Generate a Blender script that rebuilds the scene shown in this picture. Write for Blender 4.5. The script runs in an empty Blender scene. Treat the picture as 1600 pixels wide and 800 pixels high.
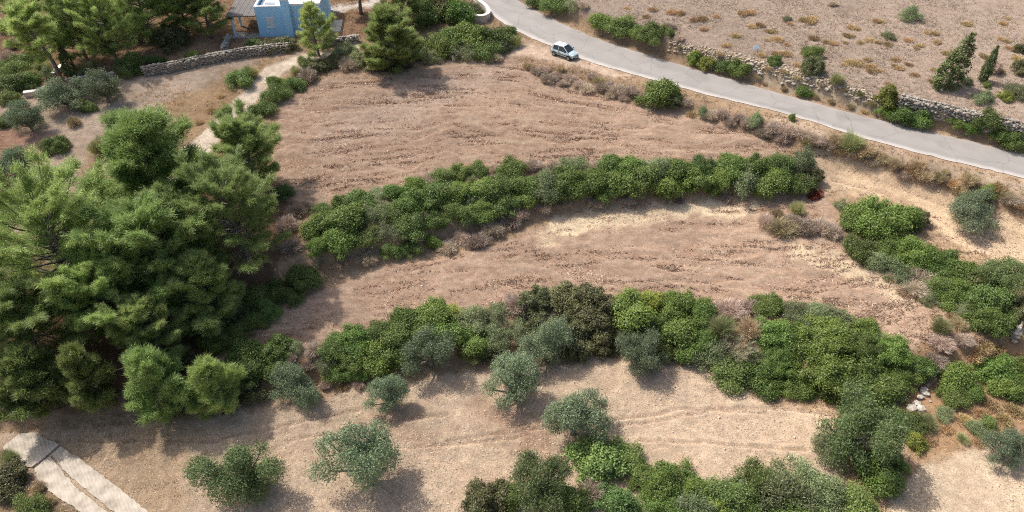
import bpy, bmesh, math, random
import numpy as np
from mathutils import Vector, Matrix

random.seed(7)
rng = np.random.default_rng(11)
scene = bpy.context.scene
COL = scene.collection
R = math.radians

# ------------------------------------------------------------------ camera
CAM_Z, PITCH, FPX = 46.0, R(40.0), 1150.0      # drone height, pitch below the horizon, focal length in px of 1600
cam_d = bpy.data.cameras.new("camera")
cam_d.sensor_width = 36.0
cam_d.lens = FPX / 1600.0 * 36.0
cam_d.clip_start = 0.5
cam_d.clip_end = 20000.0
cam = bpy.data.objects.new("camera", cam_d)
cam.location = (0, 0, CAM_Z)
cam.rotation_euler = (math.pi / 2 - PITCH, 0, 0)
COL.objects.link(cam)
scene.camera = cam

# ------------------------------------------------------------------ light
SUN_EL = R(55.0)
SUN_DIR = Vector((-0.85, 0.53, 0)).normalized()       # horizontal direction towards the sun
sun_vec = Vector((SUN_DIR.x * math.cos(SUN_EL), SUN_DIR.y * math.cos(SUN_EL), math.sin(SUN_EL)))
world = bpy.data.worlds.new("World")
scene.world = world
world.use_nodes = True
wnt = world.node_tree
bg = wnt.nodes["Background"]
sky = wnt.nodes.new("ShaderNodeTexSky")
sky.sky_type = 'NISHITA'
sky.sun_disc = False
sky.sun_elevation = SUN_EL
sky.sun_rotation = math.atan2(SUN_DIR.x, SUN_DIR.y)
sky.air_density = 1.0
sky.dust_density = 5.0
sky.ozone_density = 0.4
sky.altitude = 100
wnt.links.new(sky.outputs[0], bg.inputs[0])
bg.inputs[1].default_value = 0.15
sun_d = bpy.data.lights.new("sun", 'SUN')
sun_d.energy = 4.0
sun_d.angle = R(0.6)
sun_d.color = (1.0, 0.95, 0.88)
sun = bpy.data.objects.new("sun", sun_d)
sun.rotation_euler = (-sun_vec).to_track_quat('-Z', 'Y').to_euler()
COL.objects.link(sun)
scene.cycles.use_denoising = False
scene.cycles.filter_width = 1.1
scene.view_settings.view_transform = 'Standard'
scene.view_settings.look = 'None'
scene.view_settings.exposure = 0.28
scene.view_settings.gamma = 1.0
scene.view_settings.use_curve_mapping = False

# ------------------------------------------------------------------ pixel <-> world
CP, SP = math.cos(PITCH), math.sin(PITCH)

def ray(px, py):
    u = (px - 800.0) / FPX
    v = (400.0 - py) / FPX
    return (u, CP + v * SP, -SP + v * CP)

TILT = 0.025
def on_level(px, py, level):
    """world x, y where the pixel's ray meets the gently rising plane of that level"""
    d = ray(px, py)
    # CAM_Z + t dz = level + TILT*(t dy - 30)
    t = (level - TILT * 30 - CAM_Z) / (d[2] - TILT * d[1])
    return (t * d[0], t * d[1])

def to_px(x, y, z):
    dz = z - CAM_Z
    depth = y * CP - dz * SP
    up = y * SP + dz * CP
    return 800.0 + FPX * x / depth, 400.0 - FPX * up / depth, depth

# ------------------------------------------------------------------ numeric noise
_tab = np.random.default_rng(3).random((256, 256))
def vnoise(x, y):
    xi = np.floor(x).astype(int); yi = np.floor(y).astype(int)
    fx = x - xi; fy = y - yi
    fx = fx * fx * (3 - 2 * fx); fy = fy * fy * (3 - 2 * fy)
    a = _tab[xi & 255, yi & 255]; b = _tab[(xi + 1) & 255, yi & 255]
    c = _tab[xi & 255, (yi + 1) & 255]; d = _tab[(xi + 1) & 255, (yi + 1) & 255]
    return (a * (1 - fx) + b * fx) * (1 - fy) + (c * (1 - fx) + d * fx) * fy

def fbm(x, y, o=3):
    s = 0; a = 0.5; t = 0
    for k in range(o):
        s = s + a * vnoise(x * 2 ** k + 17.3 * k, y * 2 ** k + 5.1 * k); t += a; a *= 0.5
    return s / t

def sstep(t):
    t = np.clip(t, 0, 1)
    return t * t * (3 - 2 * t)

# ------------------------------------------------------------------ terrain shape
def curve_y(pts, level):
    w = sorted(on_level(a, b, level) for a, b in pts)
    xs = np.array([p[0] for p in w]); ys = np.array([p[1] for p in w])
    return lambda x: np.interp(x, xs, ys)

bank1 = curve_y([(-400, 700), (-100, 640), (120, 628), (300, 608), (440, 585), (540, 570), (700, 545), (830, 525), (950, 520), (1080, 530),
                 (1180, 570), (1300, 585), (1400, 575), (1500, 560), (1600, 535), (1900, 470)], 0.9)
bank2 = curve_y([(-400, 560), (0, 480), (300, 455), (430, 440), (520, 405), (650, 370), (800, 325), (950, 302), (1100, 292), (1240, 285),
                 (1310, 248), (1400, 272), (1500, 302), (1600, 335), (1900, 430)], 2.7)
bank3 = curve_y([(300, 60), (700, 78), (820, 92), (900, 118), (1000, 146), (1100, 175), (1200, 203), (1300, 228), (1400, 258), (1500, 285), (1600, 312), (1900, 400)], 4.2)
bank4 = curve_y([(600, -70), (760, -25), (880, 16), (960, 48), (1040, 76), (1160, 112), (1300, 150), (1440, 183), (1600, 222), (1900, 300)], 5.6)

ROAD_UP = [(700, -52), (760, -22), (808, 0), (844, 21), (900, 47), (960, 70), (1040, 95), (1115, 117), (1165, 130), (1240, 152), (1350, 182), (1450, 206), (1525, 222), (1600, 241), (1750, 281), (1950, 335)]
ROAD_LO = [(640, -50), (705, -20), (748, 4), (772, 27), (797, 43), (825, 58), (862, 72), (907, 92), (965, 110), (1022, 125), (1065, 137), (1140, 157), (1240, 180), (1325, 209), (1400, 230), (1500, 255), (1600, 277), (1750, 322), (1950, 380)]
ROAD_LEVEL = 4.75

def resample(pts, n):
    p = np.array(pts, float)
    d = np.concatenate([[0], np.cumsum(np.hypot(*np.diff(p, axis=0).T))])
    s = np.linspace(0, d[-1], n)
    return np.stack([np.interp(s, d, p[:, 0]), np.interp(s, d, p[:, 1])], 1)

def smooth_line(p, it=6):
    p = p.copy()
    for _ in range(it):
        q = p.copy(); q[1:-1] = (p[:-2] + 2 * p[1:-1] + p[2:]) / 4; p = q
    return p

road_a = smooth_line(resample([on_level(a, b, ROAD_LEVEL) for a, b in ROAD_UP], 160), 20)
road_b = smooth_line(resample([on_level(a, b, ROAD_LEVEL) for a, b in ROAD_LO], 160), 20)
# continue the road away from the view at both ends
def extend(p, n, L):
    d0 = p[0] - p[4]; d0 /= np.hypot(*d0); d1 = p[-1] - p[-5]; d1 /= np.hypot(*d1)
    a = [p[0] + d0 * L * k / n for k in range(n, 0, -1)]; b = [p[-1] + d1 * L * k / n for k in range(1, n + 1)]
    return np.vstack([a, p, b])
road_a = extend(road_a, 12, 120); road_b = extend(road_b, 12, 120)
road_mid = (road_a + road_b) / 2
road_hw = np.hypot(*(road_a - road_b).T) / 2

def road_dist(x, y):
    """distance to the road's centre line minus its half width (vectorised, coarse)"""
    x = np.asarray(x, float); y = np.asarray(y, float)
    best = np.full(x.shape, 1e9)
    m = road_mid[::2]; h = road_hw[::2]
    for i in range(len(m) - 1):
        a = m[i]; b = m[i + 1]; ab = b - a
        t = np.clip(((x - a[0]) * ab[0] + (y - a[1]) * ab[1]) / (ab @ ab), 0, 1)
        d = np.hypot(x - a[0] - t * ab[0], y - a[1] - t * ab[1]) - (h[i] * (1 - t) + h[i + 1] * t)
        best = np.minimum(best, d)
    return best

def base_h(x, y):
    tl = TILT * (np.clip(y, -60, 400) - 30)
    s1 = sstep((y - bank1(x)) / 3.2 + 0.5)
    s2 = sstep((y - bank2(x)) / (3.4 + 7.0 * sstep((x - 27.0) / 9)) + 0.5)
    f3 = sstep((x + 4) / 12)
    s3 = sstep((y - bank3(x)) / 3.2 + 0.5)
    s4 = sstep((y - bank4(x)) / 2.6 + 0.5) * sstep((x - 2) / 6)
    hill = np.clip(y - bank4(x), 0, 260) * 0.05 * sstep((x - 2) / 8)
    return tl + 1.8 * s1 + 1.8 * s2 + 1.15 * (s3 * f3 + sstep((y - 75) / 30) * (1 - f3)) + 1.9 * s4 + hill

# the same surface sampled every 0.3 m, read back by interpolation
HX0, HX1, HY0, HY1, HS = -150.0, 150.0, 8.0, 215.0, 0.3
_hx = np.arange(HX0, HX1, HS); _hy = np.arange(HY0, HY1, HS)
_gx, _gy = np.meshgrid(_hx, _hy, indexing='ij')
_RD = road_dist(_gx.ravel(), _gy.ravel()).reshape(_gx.shape)
_HG = base_h(_gx.ravel(), _gy.ravel()).reshape(_gx.shape)
_k = sstep(1.0 - (_RD - 0.35) / 1.1)
_HG = _HG * (1 - _k) + (ROAD_LEVEL + TILT * (_gy - 30) - 0.05) * _k
def _lookup(G, x, y):
    u = np.clip((np.asarray(x, float) - HX0) / HS, 0, len(_hx) - 1.001); v = np.clip((np.asarray(y, float) - HY0) / HS, 0, len(_hy) - 1.001)
    i = u.astype(int); j = v.astype(int); fu = u - i; fv = v - j
    return (G[i, j] * (1 - fu) + G[i + 1, j] * fu) * (1 - fv) + (G[i, j + 1] * (1 - fu) + G[i + 1, j + 1] * fu) * fv
def height(x, y): return _lookup(_HG, x, y)
def road_gap(x, y): return _lookup(_RD, x, y)

def hz(x, y):
    return float(height(np.array([x]), np.array([y]))[0])

def P(px, py, dz=0.0):
    """ground point whose spot dz metres above it is seen at the pixel"""
    d = ray(px, py)
    ts = np.linspace(20, 260, 500)
    x = ts * d[0]; y = ts * d[1]; z = CAM_Z + ts * d[2]
    g = z - height(x, y) - dz
    i = int(np.argmax(g < 0)) if (g < 0).any() else len(ts) - 1
    i = max(i, 1)
    t = ts[i - 1] + (ts[i] - ts[i - 1]) * g[i - 1] / (g[i - 1] - g[i] + 1e-9)
    X, Y = t * d[0], t * d[1]
    return Vector((X, Y, hz(X, Y)))

def scale_at(p):
    """pixels (of 1600) per metre at a point"""
    return FPX / to_px(p.x, p.y, p.z)[2]

# ------------------------------------------------------------------ materials
def new_mat(name):
    m = bpy.data.materials.new(name); m.use_nodes = True
    nt = m.node_tree; nt.nodes.clear()
    out = nt.nodes.new("ShaderNodeOutputMaterial")
    return m, nt, out

def simple(name, col, rough=0.8, noise=0.12, scale=6.0, bump=0.0, metallic=0.0, spec=0.3):
    m, nt, out = new_mat(name)
    b = nt.nodes.new("ShaderNodeBsdfPrincipled")
    tc = nt.nodes.new("ShaderNodeTexCoord")
    n = nt.nodes.new("ShaderNodeTexNoise"); n.inputs["Scale"].default_value = scale; n.inputs["Detail"].default_value = 6
    nt.links.new(tc.outputs["Object"], n.inputs["Vector"])
    mr = nt.nodes.new("ShaderNodeMapRange"); mr.inputs[1].default_value = 0.3; mr.inputs[2].default_value = 0.7
    mr.inputs[3].default_value = 1 - noise; mr.inputs[4].default_value = 1 + noise
    nt.links.new(n.outputs["Fac"], mr.inputs[0])
    mx = nt.nodes.new("ShaderNodeMix"); mx.data_type = 'RGBA'; mx.blend_type = 'MULTIPLY'; mx.inputs["Factor"].default_value = 1
    mx.inputs["A"].default_value = (*col, 1)
    nt.links.new(mr.outputs[0], mx.inputs["B"])
    nt.links.new(mx.outputs["Result"], b.inputs["Base Color"])
    b.inputs["Roughness"].default_value = rough; b.inputs["Metallic"].default_value = metallic
    b.inputs["Specular IOR Level"].default_value = spec
    if bump:
        bp = nt.nodes.new("ShaderNodeBump"); bp.inputs["Strength"].default_value = 0.6; bp.inputs["Distance"].default_value = bump
        nt.links.new(n.outputs["Fac"], bp.inputs["Height"]); nt.links.new(bp.outputs[0], b.inputs["Normal"])
    nt.links.new(b.outputs[0], out.inputs[0])
    return m

def leaf_mat(name, c1, c2, trans=0.28, c3=None):
    """leaf colours run from c1 to c2 leaf by leaf, each plant a little different"""
    m, nt, out = new_mat(name)
    at = nt.nodes.new("ShaderNodeAttribute"); at.attribute_name = "var"
    oi = nt.nodes.new("ShaderNodeObjectInfo")
    ramp = nt.nodes.new("ShaderNodeValToRGB")
    ramp.color_ramp.elements[0].color = (*c1, 1); ramp.color_ramp.elements[1].color = (*c2, 1)
    if c3:
        e = ramp.color_ramp.elements.new(0.94); e.color = (*c2, 1)
        ramp.color_ramp.elements[-1].color = (*c3, 1)
    nt.links.new(at.outputs["Fac"], ramp.inputs[0])
    hs = nt.nodes.new("ShaderNodeHueSaturation")
    mr = nt.nodes.new("ShaderNodeMapRange"); mr.inputs[3].default_value = 0.70; mr.inputs[4].default_value = 1.28
    nt.links.new(oi.outputs["Random"], mr.inputs[0]); nt.links.new(mr.outputs[0], hs.inputs["Value"])
    mh = nt.nodes.new("ShaderNodeMath"); mh.operation = 'MULTIPLY'; mh.inputs[1].default_value = 7.31
    mf = nt.nodes.new("ShaderNodeMath"); mf.operation = 'FRACT'
    nt.links.new(oi.outputs["Random"], mh.inputs[0]); nt.links.new(mh.outputs[0], mf.inputs[0])
    m2 = nt.nodes.new("ShaderNodeMapRange"); m2.inputs[3].default_value = 0.480; m2.inputs[4].default_value = 0.512
    nt.links.new(mf.outputs[0], m2.inputs[0]); nt.links.new(m2.outputs[0], hs.inputs["Hue"])
    nt.links.new(ramp.outputs[0], hs.inputs["Color"])
    d = nt.nodes.new("ShaderNodeBsdfDiffuse"); t = nt.nodes.new("ShaderNodeBsdfTranslucent")
    g = nt.nodes.new("ShaderNodeBsdfGlossy"); g.inputs["Roughness"].default_value = 0.5; g.inputs[0].default_value = (0.9, 0.95, 0.9, 1)
    oc = nt.nodes.new("ShaderNodeMix"); oc.data_type = 'RGBA'; oc.blend_type = 'MULTIPLY'; oc.inputs["Factor"].default_value = 1
    nt.links.new(hs.outputs[0], oc.inputs["A"]); nt.links.new(oi.outputs["Color"], oc.inputs["B"])
    nt.links.new(oc.outputs["Result"], d.inputs[0]); nt.links.new(oc.outputs["Result"], t.inputs[0])
    a = nt.nodes.new("ShaderNodeMixShader"); a.inputs[0].default_value = trans
    nt.links.new(d.outputs[0], a.inputs[1]); nt.links.new(t.outputs[0], a.inputs[2])
    b = nt.nodes.new("ShaderNodeMixShader"); b.inputs[0].default_value = 0.03
    nt.links.new(a.outputs[0], b.inputs[1]); nt.links.new(g.outputs[0], b.inputs[2])
    nt.links.new(b.outputs[0], out.inputs[0])
    return m

def attr_mat(name, attr="col", rough=0.9):
    m, nt, out = new_mat(name)
    at = nt.nodes.new("ShaderNodeAttribute"); at.attribute_name = attr
    b = nt.nodes.new("ShaderNodeBsdfPrincipled"); b.inputs["Roughness"].default_value = rough; b.inputs["Specular IOR Level"].default_value = 0.15
    nt.links.new(at.outputs["Color"], b.inputs["Base Color"]); nt.links.new(b.outputs[0], out.inputs[0])
    return m

M = {}
M['lentisk'] = leaf_mat('lentisk_leaves', (0.070, 0.125, 0.024), (0.205, 0.295, 0.062), 0.30)
M['green'] = leaf_mat('green_leaves', (0.075, 0.125, 0.030), (0.205, 0.275, 0.075), 0.32)
M['dark'] = leaf_mat('dark_oak_leaves', (0.075, 0.090, 0.034), (0.200, 0.200, 0.085))
M['greygreen'] = leaf_mat('grey_green_leaves', (0.120, 0.160, 0.065), (0.290, 0.330, 0.165))
M['olive'] = leaf_mat('olive_leaves', (0.100, 0.150, 0.070), (0.260, 0.320, 0.190))
M['wildolive'] = leaf_mat('wild_olive_leaves', (0.085, 0.140, 0.045), (0.220, 0.290, 0.115))
M['pine'] = leaf_mat('pine_needles', (0.170, 0.250, 0.070), (0.440, 0.545, 0.190), 0.52, c3=(0.58, 0.58, 0.22))
M['yellow'] = leaf_mat('yellow_green_leaves', (0.130, 0.175, 0.026), (0.290, 0.335, 0.062), 0.32)
M['fig'] = leaf_mat('fig_leaves', (0.100, 0.180, 0.045), (0.250, 0.370, 0.110))
M['cypress'] = leaf_mat('cypress_leaves', (0.055, 0.085, 0.028), (0.140, 0.170, 0.055))
M['dry'] = leaf_mat('dry_grey_twigs', (0.310, 0.245, 0.185), (0.620, 0.515, 0.405), 0.2)
M['tan'] = leaf_mat('dry_tan_stalks', (0.280, 0.220, 0.120), (0.560, 0.460, 0.280), 0.2)
M['broom'] = leaf_mat('broom_stalks', (0.210, 0.230, 0.090), (0.440, 0.440, 0.220), 0.25)
M['ochre'] = leaf_mat('ochre_cushion_stalks', (0.340, 0.240, 0.115), (0.560, 0.420, 0.225), 0.25)
M['rust'] = leaf_mat('withered_red_leaves', (0.160, 0.040, 0.022), (0.400, 0.130, 0.070), 0.15)
M['bare'] = leaf_mat('pale_lichen_twigs', (0.200, 0.195, 0.110), (0.430, 0.420, 0.260), 0.1)
M['bark'] = simple('pine_bark', (0.19, 0.165, 0.15), 0.95, 0.35, 5)
M['greybark'] = simple('grey_bark', (0.220, 0.200, 0.180), 0.95, 0.3, 8)
M['grass'] = attr_mat('dry_grass_blades')
M['rubblestone'] = simple('tan_limestone', (0.40, 0.335, 0.25), 0.95, 0.35, 2.5, 0.02)
M['stone'] = simple('limestone', (0.315, 0.285, 0.245), 0.95, 0.35, 2.5, 0.02)
M['whitestone'] = simple('whitewashed_stone', (0.46, 0.415, 0.355), 0.9, 0.3, 3, 0.02)
M['concrete'] = simple('pale_concrete', (0.52, 0.48, 0.42), 0.95, 0.18, 3, 0.02)
M['bluewall'] = simple('sky_blue_render', (0.36, 0.65, 0.92), 0.9, 0.03, 1.2)
M['bluepost'] = simple('pale_blue_paint', (0.50, 0.72, 0.90), 0.8, 0.06, 2)
M['whitecoping'] = simple('weathered_whitewash', (0.62, 0.60, 0.56), 0.9, 0.15, 2)
M['whitewash'] = simple('whitewash', (0.80, 0.79, 0.77), 0.9, 0.06, 2)
M['porchroof'] = simple('grey_porch_boards', (0.15, 0.138, 0.13), 0.9, 0.3, 6)
M['porchfloor'] = simple('porch_paving', (0.30, 0.28, 0.26), 0.9, 0.2, 3)
M['shutter'] = simple('pale_shutter_paint', (0.62, 0.66, 0.70), 0.7, 0.05, 3)
M['darkglass'] = simple('window_glass', (0.025, 0.032, 0.038), 0.12, 0.05, 3, spec=0.6)
M['wood'] = simple('dark_wood', (0.09, 0.06, 0.04), 0.8, 0.2, 6)
M['carpaint'] = simple('silver_blue_car_paint', (0.42, 0.53, 0.56), 0.32, 0.02, 4, spec=0.6)
M['roofpaint'] = simple('white_car_roof_paint', (0.78, 0.80, 0.80), 0.35, 0.02, 4, spec=0.6)
M['black'] = simple('black_plastic', (0.022, 0.022, 0.024), 0.6, 0.1, 8)
M['rubber'] = simple('tyre_rubber', (0.028, 0.028, 0.028), 0.9, 0.2, 8)
M['rim'] = simple('wheel_rim_metal', (0.40, 0.41, 0.43), 0.4, 0.05, 8, metallic=0.6)
M['lamp'] = simple('headlight_lens', (0.70, 0.74, 0.78), 0.15, 0.05, 8, spec=0.6)
M['red'] = simple('tail_light_lens', (0.40, 0.02, 0.02), 0.3, 0.05, 8)
M['plate'] = simple('number_plate', (0.75, 0.75, 0.72), 0.6, 0.03, 8)
M['signpanel'] = simple('pale_sheet_metal', (0.62, 0.68, 0.74), 0.5, 0.1, 6)

# ------------------------------------------------------------------ mesh helpers
def mesh_np(name, verts, faces, mats, attrs=None, smooth=False):
    """mesh from numpy arrays; faces (n, k) of one size or a list of such arrays"""
    me = bpy.data.meshes.new(name)
    verts = np.asarray(verts, np.float32)
    fl = faces if isinstance(faces, list) else [faces]
    fl = [np.asarray(f, np.int32) for f in fl if len(f)]
    loops = np.concatenate([f.ravel() for f in fl])
    tot = np.concatenate([np.full(len(f), f.shape[1], np.int32) for f in fl])
    start = np.concatenate([[0], np.cumsum(tot)[:-1]]).astype(np.int32)
    me.vertices.add(len(verts)); me.vertices.foreach_set("co", verts.ravel())
    me.loops.add(len(loops)); me.loops.foreach_set("vertex_index", loops)
    me.polygons.add(len(tot)); me.polygons.foreach_set("loop_start", start); me.polygons.foreach_set("loop_total", tot)
    if smooth:
        me.polygons.foreach_set("use_smooth", np.ones(len(tot), bool))
    for k, v in (attrs or {}).items():
        v = np.asarray(v, np.float32)
        if v.ndim == 1:
            a = me.attributes.new(k, 'FLOAT', 'POINT'); a.data.foreach_set("value", v)
        else:
            a = me.attributes.new(k, 'FLOAT_COLOR', 'POINT'); a.data.foreach_set("color", v.ravel())
    for m in (mats if isinstance(mats, list) else [mats]):
        me.materials.append(m)
    me.update(calc_edges=True)
    return me

def link(name, me, parent=None, loc=None):
    o = bpy.data.objects.new(name, me); COL.objects.link(o)
    if parent: o.parent = parent
    if loc is not None: o.location = loc
    return o

def empty(name, loc=(0, 0, 0), rz=0.0):
    o = bpy.data.objects.new(name, None); COL.objects.link(o)
    o.location = loc; o.rotation_euler = (0, 0, rz); o.empty_display_size = 0.3
    return o

LABELS = {}
def tag(o, label, cat, group=None):
    o["label"] = label; o["category"] = cat
    if group: o["group"] = group
    return o

class MB:
    """collects boxes, prisms and tubes into one mesh"""
    def __init__(s): s.v = []; s.f = []
    def add(s, vs, fs):
        b = len(s.v); s.v += [tuple(p) for p in vs]; s.f += [tuple(b + i for i in f) for f in fs]; return s
    def box(s, x0, x1, y0, y1, z0, z1):
        return s.add([(x0, y0, z0), (x1, y0, z0), (x1, y1, z0), (x0, y1, z0), (x0, y0, z1), (x1, y0, z1), (x1, y1, z1), (x0, y1, z1)],
                     [(0, 3, 2, 1), (4, 5, 6, 7), (0, 1, 5, 4), (1, 2, 6, 5), (2, 3, 7, 6), (3, 0, 4, 7)])
    def tube(s, pts, rad, n=6, cap=True):
        pts = [Vector(p) for p in pts]; rings = []
        for i, p in enumerate(pts):
            d = (pts[min(i + 1, len(pts) - 1)] - pts[max(i - 1, 0)]).normalized()
            a = d.orthogonal().normalized() if i == 0 else (a - d * a.dot(d)).normalized()
            b = d.cross(a); r = rad[i] if hasattr(rad, '__len__') else rad
            rings.append([p + (a * math.cos(2 * math.pi * k / n) + b * math.sin(2 * math.pi * k / n)) * r for k in range(n)])
        vs = [q for rg in rings for q in rg]; fs = []
        for i in range(len(pts) - 1):
            for k in range(n):
                fs.append((i * n + k, i * n + (k + 1) % n, (i + 1) * n + (k + 1) % n, (i + 1) * n + k))
        if cap: fs += [tuple(range(n - 1, -1, -1)), tuple(range((len(pts) - 1) * n, len(pts) * n))]
        return s.add(vs, fs)
    def mesh(s, name, mat, smooth=False, bevel=0.0):
        me = bpy.data.meshes.new(name); me.from_pydata(s.v, [], s.f); me.materials.append(mat)
        if bevel:
            bm = bmesh.new(); bm.from_mesh(me)
            bmesh.ops.remove_doubles(bm, verts=bm.verts, dist=1e-5)
            bmesh.ops.bevel(bm, geom=bm.edges[:], offset=bevel, segments=2, profile=0.6, affect='EDGES')
            bm.to_mesh(me); bm.free()
        if smooth:
            me.polygons.foreach_set("use_smooth", np.ones(len(me.polygons), bool))
        me.update(); return me
    def build(s, name, mat, parent=None, smooth=False, bevel=0.0):
        return link(name, s.mesh(name, mat, smooth, bevel), parent)

# ------------------------------------------------------------------ the ground sheet
def inside(px, py, poly):
    """signed pixel distance to a polygon, positive inside"""
    n = len(poly); res = np.zeros(px.shape, bool); dist = np.full(px.shape, 1e9)
    for i in range(n):
        x0, y0 = poly[i]; x1, y1 = poly[(i + 1) % n]
        c = ((y0 > py) != (y1 > py)) & (px < (x1 - x0) * (py - y0) / ((y1 - y0) if y1 != y0 else 1e-9) + x0)
        res ^= c
        t = np.clip(((px - x0) * (x1 - x0) + (py - y0) * (y1 - y0)) / max((x1 - x0) ** 2 + (y1 - y0) ** 2, 1e-9), 0, 1)
        dist = np.minimum(dist, np.hypot(px - x0 - t * (x1 - x0), py - y0 - t * (y1 - y0)))
    return np.where(res, dist, -dist)

def near_line(px, py, pts):
    dist = np.full(px.shape, 1e9)
    for (x0, y0), (x1, y1) in zip(pts[:-1], pts[1:]):
        t = np.clip(((px - x0) * (x1 - x0) + (py - y0) * (y1 - y0)) / max((x1 - x0) ** 2 + (y1 - y0) ** 2, 1e-9), 0, 1)
        dist = np.minimum(dist, np.hypot(px - x0 - t * (x1 - x0), py - y0 - t * (y1 - y0)))
    return dist

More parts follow.
